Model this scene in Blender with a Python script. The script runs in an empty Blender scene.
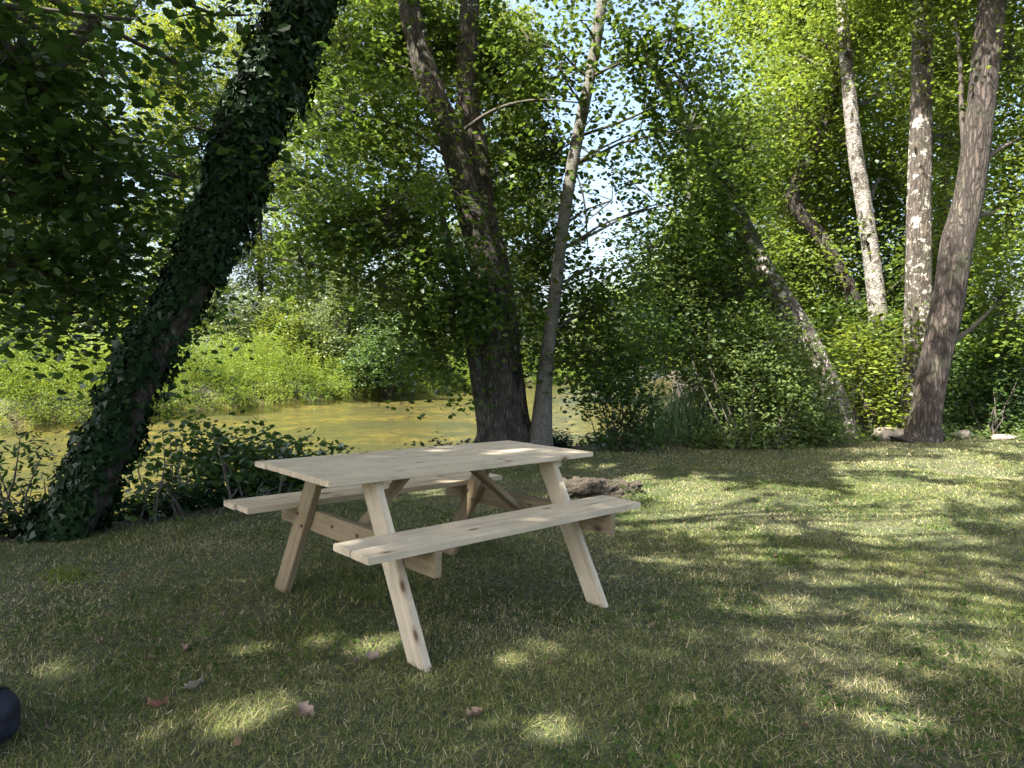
import bpy, bmesh, math, random
import numpy as np
from mathutils import Vector, Matrix

random.seed(7)
RNG = np.random.default_rng(11)
R = math.radians
scene = bpy.context.scene
col = scene.collection

# ------------------------------------------------------------------ camera numbers
F, CX, CY = 693.35, 512.0, 384.0
PITCH, ROLL, CAMH = R(-2.404), R(-.191), 1.28
_f = np.array([0, math.cos(PITCH), math.sin(PITCH)])
_u = np.array([0, -math.sin(PITCH), math.cos(PITCH)])
_r = np.array([1., 0, 0])
_r2 = _r * math.cos(ROLL) + _u * math.sin(ROLL)
_u2 = -_r * math.sin(ROLL) + _u * math.cos(ROLL)
EYE = np.array([0, 0, CAMH])

def ray(px, py):
    return _f + _r2 * (px - CX) / F - _u2 * (py - CY) / F
def at(px, py, y):                       # point seen at a pixel, y metres ahead
    d = ray(px, py)
    return EYE + d * (y / d[1])
def proj(P):
    q = P - EYE
    d = np.maximum(q @ _f, .05)
    return np.stack([CX + F * (q @ _r2) / d, CY - F * (q @ _u2) / d], -1)

# ------------------------------------------------------------------ tags
def tag(o, label=None, cat=None, group=None, kind=None):
    if label: o['label'] = label
    if cat: o['category'] = cat
    if group: o['group'] = group
    if kind: o['kind'] = kind
    return o
def empty(name, loc, label, cat, group=None, rot=(0, 0, 0)):
    o = bpy.data.objects.new(name, None)
    col.objects.link(o)
    o.location = loc
    o.rotation_euler = rot
    o.empty_display_size = .1
    return tag(o, label, cat, group)
def link(name, me, mat, parent=None, world=True):
    o = bpy.data.objects.new(name, me)
    col.objects.link(o)
    if mat and len(me.materials) == 0: me.materials.append(mat)
    if parent is not None:
        o.parent = parent
        if world:
            m = Matrix.LocRotScale(parent.location, parent.rotation_euler, None)
            if parent.parent: m = Matrix.LocRotScale(parent.parent.location, parent.parent.rotation_euler, None)
            o.matrix_parent_inverse = m.inverted()
    return o
def np_mesh(name, V, faces_k, idx, tint=None, smooth=False, attrs=None):
    """V (n,3); idx flat loop indices; faces_k verts per face (int)"""
    me = bpy.data.meshes.new(name)
    V = np.ascontiguousarray(V, np.float32); idx = np.ascontiguousarray(idx, np.int32)
    nf = len(idx) // faces_k
    me.vertices.add(len(V)); me.vertices.foreach_set('co', V.ravel())
    me.loops.add(len(idx)); me.loops.foreach_set('vertex_index', idx.ravel())
    me.polygons.add(nf)
    me.polygons.foreach_set('loop_start', np.arange(nf, dtype=np.int32) * faces_k)
    if smooth: me.polygons.foreach_set('use_smooth', np.ones(nf, bool))
    if tint is not None:
        a = me.attributes.new('tint', 'FLOAT', 'FACE'); a.data.foreach_set('value', np.ascontiguousarray(tint, np.float32))
    for k, v in (attrs or {}).items():
        a = me.attributes.new(k, 'FLOAT', 'POINT'); a.data.foreach_set('value', np.ascontiguousarray(v, np.float32))
    me.update(calc_edges=True)
    return me

# ------------------------------------------------------------------ noise helper (numpy value noise)
_perm = np.random.default_rng(3).random((256, 256))
def vnoise(x, y):
    xi = np.floor(x).astype(int); yi = np.floor(y).astype(int)
    fx = x - xi; fy = y - yi
    fx = fx * fx * (3 - 2 * fx); fy = fy * fy * (3 - 2 * fy)
    g = lambda a, b: _perm[a % 256, b % 256]
    return (g(xi, yi) * (1 - fx) + g(xi + 1, yi) * fx) * (1 - fy) + (g(xi, yi + 1) * (1 - fx) + g(xi + 1, yi + 1) * fx) * fy
def fbm(x, y, o=3):
    s = 0; a = .5
    for i in range(o):
        s = s + a * vnoise(x * 2 ** i + 17 * i, y * 2 ** i + 31 * i); a *= .5
    return s / (1 - .5 ** o)

# ------------------------------------------------------------------ terrain
TX, TY, YAW, AX, AY = -.403, 3.628, R(43.628), R(-1.568), R(.412)
NEAR_EDGE = np.array([(-60, -14), (-30, -4), (-8, 2.6), (-3.3, 4.75), (-1.9, 6.6), (-.9, 8.7), (.6, 9.9), (2.0, 11.2), (3.6, 15), (7, 26), (12.5, 50), (18, 90), (40, 300)], float)
FAR_EDGE = np.array([(-60, 2), (-40, 7), (-20, 14), (-13.2, 18.6), (-11.6, 22.5), (-7.9, 30), (-2.4, 40), (6, 55), (11, 90), (30, 300)], float)
def sdist(P, poly):                      # + on the left of the walking direction
    best = np.full(len(P), 1e9); sg = np.ones(len(P))
    for a, b in zip(poly[:-1], poly[1:]):
        ab = b - a; t = np.clip(((P - a) @ ab) / (ab @ ab), 0, 1)
        d = P - (a + t[:, None] * ab); dd = np.hypot(d[:, 0], d[:, 1])
        cr = ab[0] * (P[:, 1] - a[1]) - ab[1] * (P[:, 0] - a[0])
        m = dd < best - 1e-9
        best = np.where(m, dd, best); sg = np.where(m, np.sign(cr), sg)
    return best * sg
def sstep(x, a, b):
    t = np.clip((x - a) / (b - a), 0, 1); return t * t * (3 - 2 * t)
MOUND = at(602, 497, 6.3)[:2]
WATER_Z = -.6
def terrain(x, y, full=False):
    x = np.atleast_1d(np.asarray(x, float)); y = np.atleast_1d(np.asarray(y, float))
    P = np.stack([x, y], -1)
    w = (fbm(x * .7, y * .7) - .5) * .25
    s = sdist(P, NEAR_EDGE) + w          # + on the river side
    q = sdist(P, FAR_EDGE) + w           # + beyond the river
    u = (x - TX) * math.cos(YAW) + (y - TY) * math.sin(YAW); v = -(x - TX) * math.sin(YAW) + (y - TY) * math.cos(YAW)
    near = np.hypot(x - TX, y - TY)
    base = AX * np.clip(u, -1.5, 2.6) + AY * np.clip(v, -1.5, 1.5)
    bump = (fbm(x * .9 + 5, y * .9) - .5) * .10 * sstep(near, .9, 2.5) + (fbm(x * 4, y * 4 + 9) - .5) * .02 * sstep(near, 1, 2)
    lawn = base + bump
    bed = -.86 + (fbm(x * .5, y * .5 + 3) - .5) * .3
    far = .15 + .9 * sstep(q, 0, 14) + (fbm(x * .2, y * .2) - .5) * .6 * sstep(q, 0, 8) + 6 * sstep(q, 12, 120)
    z = lawn + (bed - lawn) * sstep(s, 0, 1.5)
    z = np.where(q > -1.0, z + (far - z) * sstep(q, -.6, .9), z)
    z = z + .16 * np.exp(-((x - MOUND[0]) ** 2 / .16 + (y - MOUND[1]) ** 2 / .09)) * (1 + (fbm(x * 7, y * 7) - .5))
    if full: return z, s, q
    return z
def gz(x, y): return float(terrain(x, y)[0])
def ground_at(px, py):                   # march the pixel's ray to the ground
    d = ray(px, py); lo, hi = 1.0, 40.0
    for n in (300, 40):
        t = np.linspace(lo, hi, n); P = EYE + d * t[:, None]
        k = int(np.argmax(P[:, 2] <= terrain(P[:, 0], P[:, 1]))); lo, hi = t[max(k - 1, 0)], t[k]
    p = EYE + d * hi
    return np.array([p[0], p[1], gz(p[0], p[1])])

# ------------------------------------------------------------------ sun
SUN_EL = R(56); _hx, _hy = .74, .673
L = np.array([_hx * math.cos(SUN_EL), _hy * math.cos(SUN_EL), -math.sin(SUN_EL)])

# gaps shaped into the canopy for sun patches: lines along the sun's direction through these points stay free of leaves
HOLES = []                               # (point, radius)
for px, py, rx, ry in [(240, 716, 36, 14), (262, 708, 22, 9), (140, 734, 22, 7), (40, 673, 24, 8), (365, 644, 17, 9), (250, 648, 11, 5), (315, 641, 18, 4),
        (530, 651, 26, 8), (255, 577, 14, 6), (277, 564, 10, 5), (690, 487, 34, 6), (725, 497, 40, 7), (757, 512, 34, 9), (770, 530, 30, 9), (745, 552, 44, 9),
        (665, 528, 26, 6), (650, 541, 28, 6), (662, 562, 28, 6), (640, 556, 20, 7), (715, 604, 16, 6), (905, 527, 40, 8), (940, 535, 34, 7), (985, 597, 24, 6), (960, 455, 60, 6),
        (905, 463, 40, 5), (870, 474, 40, 5), (990, 470, 30, 5), (1010, 452, 30, 8), (820, 492, 30, 5), (770, 489, 30, 5), (860, 540, 22, 5), (815, 556, 24, 5), (895, 562, 16, 5),
        (430, 492, 26, 7), (395, 500, 22, 6), (375, 545, 16, 6), (345, 535, 12, 5), (160, 556, 24, 5), (200, 548, 24, 4), (75, 580, 10, 4), (545, 730, 22, 7), (640, 470, 30, 4),
        (810, 600, 14, 5), (1000, 500, 26, 5), (945, 497, 26, 4), (835, 520, 24, 4), (700, 530, 16, 5), (600, 468, 18, 4), (890, 725, 30, 7)]:
    g = ground_at(px, py)
    k = g[1] / F
    HOLES.append((g, .5 * (rx * k + ry * g[1] ** 2 / (F * CAMH))))
for px, py, r in [(344, 468, .07), (330, 468, .04), (496, 450, .06), (516, 446, .05), (557, 454, .06), (440, 449, .05), (470, 462, .03)]:
    d = ray(px, py); t = (.745 - CAMH) / d[2]; HOLES.append((EYE + d * t, r * 1.6))
HOLES.append((at(556, 470, 3.75), .07)); HOLES.append((at(455, 492, 4.3), .06)); HOLES.append((at(395, 487, 3.7), .06)); HOLES.append((at(600, 506, 3.6), .05))
for px, py, y, r in [(828, 384, 11.2, .32), (845, 436, 11.1, .2), (764, 275, 11.3, .12), (921, 150, 11.8, .3), (919, 240, 11.8, .2), (968, 200, 10.6, .2),
        (700, 350, 10.8, .3), (760, 365, 10.4, .3), (735, 400, 10.2, .28), (660, 340, 11, .25), (700, 250, 11, .25), (690, 430, 11.4, .3), (880, 390, 11.2, .7), (870, 340, 11.2, .5), (980, 370, 11.8, .3),
        (800, 400, 10.2, .25), (690, 425, 10.9, .5), (650, 400, 11, .3), (745, 380, 10.3, .35), (790, 390, 10.2, .35), (715, 345, 10.8, .35), (680, 330, 11, .3), (760, 320, 10.7, .3), (780, 330, 10.6, .25), (730, 310, 10.6, .25), (865, 200, 13.6, .4), (858, 140, 13.6, .4), (875, 290, 13.6, .3), (800, 100, 14.2, .6), (760, 180, 14, .6), (790, 260, 14, .5),
        (560, 160, 9.5, .2), (520, 190, 9.6, .2), (360, 120, 8.8, .25), (400, 70, 9.5, .25), (350, 240, 8.2, .15), (470, 210, 9.1, .16), (487, 280, 9.2, .18), (500, 60, 9.5, .2), (430, 290, 8.4, .2), (250, 60, 5.0, .1), (225, 100, 5, .12), (268, 70, 5.0, .15),
        (680, 400, 10.8, .2), (720, 360, 10.4, .22), (770, 420, 10, .22), (745, 335, 10.8, .2), (690, 300, 11, .2), (715, 420, 10.1, .2)]:
    HOLES.append((at(px, py, y), r))
E1 = np.cross(L, [0, 0, 1.]); E1 /= np.linalg.norm(E1); E2 = np.cross(E1, L)
GRID, GN = .025, 2000
for px, py, rx, ry, st in [(790, 515, 170, 36, .93), (930, 490, 110, 36, .93), (940, 462, 90, 12, .95), (880, 590, 190, 60, .76), (960, 690, 150, 60, .68), (720, 620, 120, 50, .50), (690, 535, 80, 34, .75), (640, 720, 120, 40, .22), (560, 480, 120, 16, .35)]:
    for k in range(9):                   # broad places where the canopy is thinned for partial sun
        g = ground_at(px + RNG.uniform(-.8, .8) * rx, py + RNG.uniform(-.8, .8) * ry); kk = g[1] / F
        HOLES.append((g, .5 * (rx * kk * .45 + min(2.0, ry * g[1] ** 2 / (F * CAMH)) * .5), st * RNG.uniform(.7, 1.3)))
def _gap_grid():
    g = np.full((GN, GN), -1e9); pr = np.zeros((GN, GN))
    for h in HOLES:
        p, r = h[0], h[1]; st = h[2] if len(h) > 2 else .97
        a, b = (p @ E1) / GRID + GN / 2, (p @ E2) / GRID + GN / 2; k = int(2.2 * r / GRID) + 3
        i, j = np.meshgrid(np.arange(int(a) - k, int(a) + k + 1), np.arange(int(b) - k, int(b) + k + 1), indexing='ij')
        ok = (i >= 0) & (j >= 0) & (i < GN) & (j < GN); i, j = i[ok], j[ok]
        n = fbm(i * GRID * 5 + 3, j * GRID * 5, 4)
        q = st * (1 - sstep(np.hypot(i - a, j - b) * GRID / (r * (.1 + 1.9 * n) + .01), .55, 1.45))
        hit = q > .03
        g[i, j] = np.where(hit, np.maximum(g[i, j], p @ L - .55), g[i, j]); pr[i, j] = np.maximum(pr[i, j], q)
    return g, pr
GAPS, GAP_P = _gap_grid()
def free_of_gaps(C):
    i = np.clip(((C @ E1) / GRID + GN / 2).astype(int), 0, GN - 1); j = np.clip(((C @ E2) / GRID + GN / 2).astype(int), 0, GN - 1)
    return (C @ L > GAPS[i, j]) | (RNG.random(len(C)) > GAP_P[i, j])
def clear_of_gaps(C):
    i = np.clip(((C @ E1) / GRID + GN / 2).astype(int), 0, GN - 1); j = np.clip(((C @ E2) / GRID + GN / 2).astype(int), 0, GN - 1)
    return (C @ L > GAPS[i, j]) | (GAP_P[i, j] < .35)

# ------------------------------------------------------------------ materials
def newmat(name):
    m = bpy.data.materials.new(name); m.use_nodes = True
    nt = m.node_tree; nt.nodes.clear()
    out = nt.nodes.new('ShaderNodeOutputMaterial')
    return m, nt, out
def N(nt, typ, **kw):
    n = nt.nodes.new(typ)
    for k, v in kw.items():
        if k.startswith('i_'):
            key = k[2:]
            n.inputs[int(key) if key.isdigit() else key.replace('_', ' ')].default_value = v
        else: setattr(n, k, v)
    return n
def ramp(nt, fac, stops):
    r = nt.nodes.new('ShaderNodeValToRGB'); e = r.color_ramp.elements
    while len(e) < len(stops): e.new(.5)
    for el, (p, c) in zip(e, stops):
        el.position = p; el.color = (*c, 1)
    if fac is not None: nt.links.new(fac, r.inputs[0])
    return r.outputs[0]
def leaf_mat(name, dark, light, trans, gloss=.09, rough=.45, tw=.45):
    m, nt, out = newmat(name); lk = nt.links.new
    a = N(nt, 'ShaderNodeAttribute', attribute_name='tint')
    c = ramp(nt, a.outputs['Fac'], [(0, dark), (1, light)])
    t = ramp(nt, a.outputs['Fac'], [(0, tuple(.7 * v for v in trans)), (1, trans)])
    d = N(nt, 'ShaderNodeBsdfDiffuse'); lk(c, d.inputs[0])
    tr = N(nt, 'ShaderNodeBsdfTranslucent'); lk(t, tr.inputs[0])
    mx = N(nt, 'ShaderNodeMixShader', i_0=tw); lk(d.outputs[0], mx.inputs[1]); lk(tr.outputs[0], mx.inputs[2])
    g = N(nt, 'ShaderNodeBsdfGlossy', i_Roughness=rough); g.inputs[0].default_value = (.75, .8, .75, 1)
    fr = N(nt, 'ShaderNodeFresnel', i_IOR=1.4)
    ml = N(nt, 'ShaderNodeMath', operation='MULTIPLY', i_1=gloss * 1.0); lk(fr.outputs[0], ml.inputs[0])
    m2 = N(nt, 'ShaderNodeMixShader'); lk(ml.outputs[0], m2.inputs[0]); lk(mx.outputs[0], m2.inputs[1]); lk(g.outputs[0], m2.inputs[2])
    lk(m2.outputs[0], out.inputs[0])
    return m
M = {}
M['alder'] = leaf_mat('alder_leaf', (.026, .056, .015), (.085, .14, .03), (.19, .28, .035))
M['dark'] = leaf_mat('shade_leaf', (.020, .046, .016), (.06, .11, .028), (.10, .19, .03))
M['ivy'] = leaf_mat('ivy_leaf', (.010, .024, .010), (.028, .053, .019), (.03, .06, .012), gloss=.05, rough=.5, tw=.2)
M['wood_leaf'] = leaf_mat('woodland_leaf', (.06, .105, .018), (.135, .185, .03), (.27, .35, .04))
M['far'] = leaf_mat('far_leaf', (.05, .085, .015), (.12, .16, .025), (.25, .30, .03), gloss=.1)
M['willow'] = leaf_mat('willow_leaf', (.06, .09, .028), (.14, .17, .06), (.17, .22, .05), gloss=.12)
M['herb'] = leaf_mat('herb_leaf', (.035, .08, .016), (.16, .215, .035), (.31, .38, .04), gloss=.05)
M['shrub'] = leaf_mat('shrub_leaf', (.026, .062, .018), (.085, .145, .036), (.14, .23, .035), gloss=.15)
M['olive'] = leaf_mat('olive_shrub_leaf', (.06, .10, .028), (.14, .19, .06), (.22, .29, .06))
M['weed'] = leaf_mat('clover_leaf', (.04, .075, .02), (.09, .14, .04), (.11, .18, .03), gloss=0.0)
M['yellow'] = leaf_mat('yellow_green_leaf', (.09, .14, .02), (.19, .24, .035), (.34, .40, .045))
M['reed'] = leaf_mat('reed_blade', (.12, .18, .08), (.24, .31, .17), (.24, .32, .12))

def bark(name, c1, c2, c3, scale=9, stretch=.22, bump=.6, patches=None):
    m, nt, out = newmat(name); lk = nt.links.new
    tc = N(nt, 'ShaderNodeTexCoord')
    mp = N(nt, 'ShaderNodeMapping'); mp.inputs['Scale'].default_value = (1, 1, stretch); lk(tc.outputs['Object'], mp.inputs[0])
    n1 = N(nt, 'ShaderNodeTexNoise', i_Scale=scale, i_Detail=8, i_Roughness=.65); lk(mp.outputs[0], n1.inputs[0])
    v = N(nt, 'ShaderNodeTexVoronoi', feature='DISTANCE_TO_EDGE', i_Scale=scale * 2.2); mpd = N(nt, 'ShaderNodeMixRGB', blend_type='ADD', i_0=.12); lk(mp.outputs[0], mpd.inputs[1]); lk(n1.outputs[1], mpd.inputs[2]); lk(mpd.outputs[0], v.inputs[0])
    c0 = ramp(nt, n1.outputs[0], [(.3, c1), (.52, c2), (.72, c3)])
    ck = N(nt, 'ShaderNodeMixRGB', blend_type='MULTIPLY', i_0=.75); lk(c0, ck.inputs[1]); lk(ramp(nt, v.outputs[0], [(0, (.25, .25, .25)), (.16, (1, 1, 1))]), ck.inputs[2]); c = ck.outputs[0]
    n2 = N(nt, 'ShaderNodeTexNoise', i_Scale=3.5, i_Detail=5); lk(tc.outputs['Object'], n2.inputs[0])
    mix = N(nt, 'ShaderNodeMixRGB'); mix.inputs[2].default_value = (.07, .085, .04, 1)
    f = ramp(nt, n2.outputs[0], [(.5, (0, 0, 0)), (.75, (.5, .5, .5))]); lk(f, mix.inputs[0]); lk(c, mix.inputs[1])
    last = mix.outputs[0]
    if patches:
        n3 = N(nt, 'ShaderNodeTexNoise', i_Scale=patches[0], i_Detail=4, i_Roughness=.7); lk(tc.outputs['Object'], n3.inputs[0])
        f3 = ramp(nt, n3.outputs[0], [(patches[1], (0, 0, 0)), (patches[1] + .05, (1, 1, 1))])
        mx = N(nt, 'ShaderNodeMixRGB'); mx.inputs[2].default_value = (*patches[2], 1); lk(f3, mx.inputs[0]); lk(last, mx.inputs[1]); last = mx.outputs[0]
    b = N(nt, 'ShaderNodeBsdfPrincipled', i_Roughness=.9); lk(last, b.inputs['Base Color'])
    ad = N(nt, 'ShaderNodeMath', operation='ADD'); lk(n1.outputs[0], ad.inputs[0])
    vm = ramp(nt, v.outputs[0], [(0, (0, 0, 0)), (.25, (1, 1, 1))]); lk(vm, ad.inputs[1])
    bp = N(nt, 'ShaderNodeBump', i_Strength=bump, i_Distance=.045); lk(ad.outputs[0], bp.inputs['Height']); lk(bp.outputs[0], b.inputs['Normal'])
    lk(b.outputs[0], out.inputs[0])
    return m
M['bark'] = bark('alder_bark', (.035, .028, .022), (.12, .095, .075), (.25, .21, .17), scale=11, bump=1.0)
M['bark_smooth'] = bark('grey_smooth_bark', (.10, .093, .08), (.15, .14, .12), (.21, .195, .17), scale=14, stretch=.8, bump=.25)
M['bark_brown'] = bark('brown_bark', (.05, .036, .029), (.095, .073, .06), (.15, .12, .10), scale=8, stretch=.2, bump=1.0)
M['bark_sunfleck'] = bark('sun_flecked_bark', (.05, .04, .032), (.11, .09, .07), (.17, .14, .115), patches=(7, .55, (.46, .42, .37)))  # pale blotches put sun flecks into the bark colour
M['bark_birch'] = bark('white_bark', (.16, .14, .115), (.34, .31, .28), (.52, .49, .45), scale=7, stretch=1.6, bump=.4, patches=(7, .55, (.10, .08, .06)))
M['twig'] = bark('twig_bark', (.05, .04, .032), (.09, .075, .06), (.14, .12, .1), scale=20, bump=.1)

def wood(name, base, dark, lite, knot):
    m, nt, out = newmat(name); lk = nt.links.new
    a = N(nt, 'ShaderNodeAttribute', attribute_name='gco')
    mp = N(nt, 'ShaderNodeMapping'); mp.inputs['Scale'].default_value = (1.2, 22, 22); lk(a.outputs['Vector'], mp.inputs[0])
    n1 = N(nt, 'ShaderNodeTexNoise', i_Scale=1.6, i_Detail=7, i_Roughness=.6, i_Distortion=.7); lk(mp.outputs[0], n1.inputs[0])
    mp2 = N(nt, 'ShaderNodeMapping'); mp2.inputs['Scale'].default_value = (2.5, 140, 140); lk(a.outputs['Vector'], mp2.inputs[0])
    n2 = N(nt, 'ShaderNodeTexNoise', i_Scale=1.5, i_Detail=3); lk(mp2.outputs[0], n2.inputs[0])
    c = ramp(nt, n1.outputs[0], [(.30, dark), (.5, base), (.72, lite)])
    mpk = N(nt, 'ShaderNodeMapping'); mpk.inputs['Scale'].default_value = (4.5, 10, 10); lk(a.outputs['Vector'], mpk.inputs[0])
    vk = N(nt, 'ShaderNodeTexVoronoi', i_Scale=1.0, i_Randomness=1.0); lk(mpk.outputs[0], vk.inputs[0])
    kf = ramp(nt, vk.outputs['Distance'], [(.07, (1, 1, 1)), (.13, (.4, .4, .4)), (.24, (0, 0, 0))])
    sep = N(nt, 'ShaderNodeSeparateColor'); lk(vk.outputs['Color'], sep.inputs[0])
    gt = N(nt, 'ShaderNodeMath', operation='GREATER_THAN', i_1=.40); lk(sep.outputs[0], gt.inputs[0])
    km = N(nt, 'ShaderNodeMath', operation='MULTIPLY'); lk(kf, km.inputs[0]); lk(gt.outputs[0], km.inputs[1])
    fine = N(nt, 'ShaderNodeMixRGB', blend_type='MULTIPLY', i_0=.35); lk(c, fine.inputs[1])
    fr = ramp(nt, n2.outputs[0], [(.3, (.62, .6, .56)), (.7, (1.1, 1.1, 1.1))]); lk(fr, fine.inputs[2])
    mk = N(nt, 'ShaderNodeMixRGB'); mk.inputs[2].default_value = (*knot, 1); lk(km.outputs[0], mk.inputs[0]); lk(fine.outputs[0], mk.inputs[1])
    n5 = N(nt, 'ShaderNodeTexNoise', i_Scale=5, i_Detail=6, i_Roughness=.7); lk(a.outputs['Vector'], n5.inputs[0])
    wz = N(nt, 'ShaderNodeMixRGB', blend_type='MULTIPLY', i_0=.5); lk(mk.outputs[0], wz.inputs[1]); lk(ramp(nt, n5.outputs[0], [(.35, (.68, .68, .70)), (.6, (1.08, 1.06, 1.03))]), wz.inputs[2])
    b = N(nt, 'ShaderNodeBsdfPrincipled', i_Roughness=.75); lk(wz.outputs[0], b.inputs['Base Color'])
    bp = N(nt, 'ShaderNodeBump', i_Strength=.25, i_Distance=.003); lk(n2.outputs[0], bp.inputs['Height']); lk(bp.outputs[0], b.inputs['Normal'])
    lk(b.outputs[0], out.inputs[0])
    return m
M['wood'] = wood('pale_pine', (.56, .475, .345), (.46, .38, .26), (.64, .56, .43), (.15, .085, .045))
M['wood_green'] = wood('darker_pine', (.27, .21, .125), (.20, .15, .085), (.34, .27, .17), (.07, .045, .025))  # darker, browner pine for crossbeams, braces and back legs

def simple(name, c, rough=.6, metal=0, bump=None):
    m, nt, out = newmat(name); lk = nt.links.new
    b = N(nt, 'ShaderNodeBsdfPrincipled', i_Roughness=rough, i_Metallic=metal)
    tc = N(nt, 'ShaderNodeTexCoord'); n = N(nt, 'ShaderNodeTexNoise', i_Scale=(bump or (30,))[0], i_Detail=5); lk(tc.outputs['Object'], n.inputs[0])
    cc = ramp(nt, n.outputs[0], [(.25, tuple(.65 * v for v in c)), (.75, tuple(min(1, 1.25 * v) for v in c))]); lk(cc, b.inputs['Base Color'])
    if bump:
        bp = N(nt, 'ShaderNodeBump', i_Strength=bump[1], i_Distance=bump[2]); lk(n.outputs[0], bp.inputs['Height']); lk(bp.outputs[0], b.inputs['Normal'])
    lk(b.outputs[0], out.inputs[0]); return m
M['steel'] = simple('galvanised_bolt', (.16, .14, .12), .5, .6)
M['bag'] = simple('navy_nylon', (.012, .014, .03), .55, 0, (180, .3, .002))
M['bagzip'] = simple('black_zip', (.01, .01, .012), .4)
M['stone'] = simple('pale_stone', (.22, .185, .145), .9, 0, (14, .5, .02))
M['soil'] = simple('brown_soil', (.065, .052, .036), .95, 0, (30, 1, .06))
M['root'] = M['bark_brown']

def ground_mat():
    m, nt, out = newmat('ground_surface'); lk = nt.links.new
    tc = N(nt, 'ShaderNodeTexCoord')
    n1 = N(nt, 'ShaderNodeTexNoise', i_Scale=1.1, i_Detail=8, i_Roughness=.6); lk(tc.outputs['Object'], n1.inputs[0])
    n2 = N(nt, 'ShaderNodeTexNoise', i_Scale=22, i_Detail=8, i_Roughness=.7); lk(tc.outputs['Object'], n2.inputs[0])
    grass = ramp(nt, n2.outputs[0], [(.3, (.020, .028, .010)), (.5, (.05, .062, .022)), (.7, (.12, .12, .055))])
    dry = ramp(nt, n2.outputs[0], [(.3, (.03, .024, .015)), (.5, (.085, .07, .04)), (.72, (.20, .165, .10))])
    f = ramp(nt, n1.outputs[0], [(.48, (0, 0, 0)), (.72, (.8, .8, .8))])
    mg = N(nt, 'ShaderNodeMixRGB'); lk(f, mg.inputs[0]); lk(grass, mg.inputs[1]); lk(dry, mg.inputs[2])
    soil = ramp(nt, n2.outputs[0], [(.3, (.018, .014, .010)), (.55, (.05, .038, .026)), (.75, (.11, .085, .06))])
    a = N(nt, 'ShaderNodeAttribute', attribute_name='bank')
    ms = N(nt, 'ShaderNodeMixRGB'); lk(a.outputs['Fac'], ms.inputs[0]); lk(mg.outputs[0], ms.inputs[1]); lk(soil, ms.inputs[2])
    n3 = N(nt, 'ShaderNodeTexNoise', i_Scale=2.2, i_Detail=9, i_Roughness=.7); lk(tc.outputs['Object'], n3.inputs[0])
    bed0 = ramp(nt, n3.outputs[0], [(.34, (.024, .024, .006)), (.5, (.078, .069, .014)), (.68, (.17, .145, .032))])
    mpb = N(nt, 'ShaderNodeMapping'); mpb.inputs['Rotation'].default_value = (0, 0, -.85); mpb.inputs['Scale'].default_value = (.22, .8, 1); lk(tc.outputs['Object'], mpb.inputs[0])
    n4 = N(nt, 'ShaderNodeTexNoise', i_Scale=1.1, i_Detail=7, i_Roughness=.65, i_Distortion=.5); lk(mpb.outputs[0], n4.inputs[0])
    wf = ramp(nt, n4.outputs[0], [(.47, (0, 0, 0)), (.56, (.85, .85, .85))])
    mw = N(nt, 'ShaderNodeMixRGB'); mw.inputs[2].default_value = (.034, .040, .014, 1); lk(wf, mw.inputs[0]); lk(bed0, mw.inputs[1]); bed = mw.outputs[0]
    a2 = N(nt, 'ShaderNodeAttribute', attribute_name='bed')
    mb = N(nt, 'ShaderNodeMixRGB'); lk(a2.outputs['Fac'], mb.inputs[0]); lk(ms.outputs[0], mb.inputs[1]); lk(bed, mb.inputs[2])
    b = N(nt, 'ShaderNodeBsdfPrincipled', i_Roughness=.95); lk(mb.outputs[0], b.inputs['Base Color'])
    bp = N(nt, 'ShaderNodeBump', i_Strength=.8, i_Distance=.03); lk(n2.outputs[0], bp.inputs['Height']); lk(bp.outputs[0], b.inputs['Normal'])
    lk(b.outputs[0], out.inputs[0]); return m
M['ground'] = ground_mat()

def water_mat():
    m, nt, out = newmat('river_water'); lk = nt.links.new
    tc = N(nt, 'ShaderNodeTexCoord')
    mp = N(nt, 'ShaderNodeMapping'); mp.inputs['Scale'].default_value = (1, .6, 1); mp.inputs['Rotation'].default_value = (0, 0, .6); lk(tc.outputs['Object'], mp.inputs[0])
    n1 = N(nt, 'ShaderNodeTexNoise', i_Scale=6, i_Detail=7, i_Roughness=.65, i_Distortion=.8); lk(mp.outputs[0], n1.inputs[0])
    bp = N(nt, 'ShaderNodeBump', i_Strength=.3, i_Distance=.06); lk(n1.outputs[0], bp.inputs['Height'])
    t = N(nt, 'ShaderNodeBsdfTransparent'); t.inputs[0].default_value = (.90, .87, .74, 1)
    g = N(nt, 'ShaderNodeBsdfGlossy', i_Roughness=.03); g.inputs[0].default_value = (1, 1, 1, 1); lk(bp.outputs[0], g.inputs['Normal'])
    fr = N(nt, 'ShaderNodeFresnel', i_IOR=1.33); lk(bp.outputs[0], fr.inputs['Normal'])
    ml = N(nt, 'ShaderNodeMath', operation='MULTIPLY', i_1=.7); lk(fr.outputs[0], ml.inputs[0])
    mx = N(nt, 'ShaderNodeMixShader'); lk(ml.outputs[0], mx.inputs[0]); lk(t.outputs[0], mx.inputs[1]); lk(g.outputs[0], mx.inputs[2])
    lk(mx.outputs[0], out.inputs[0]); return m
M['water'] = water_mat()

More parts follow.
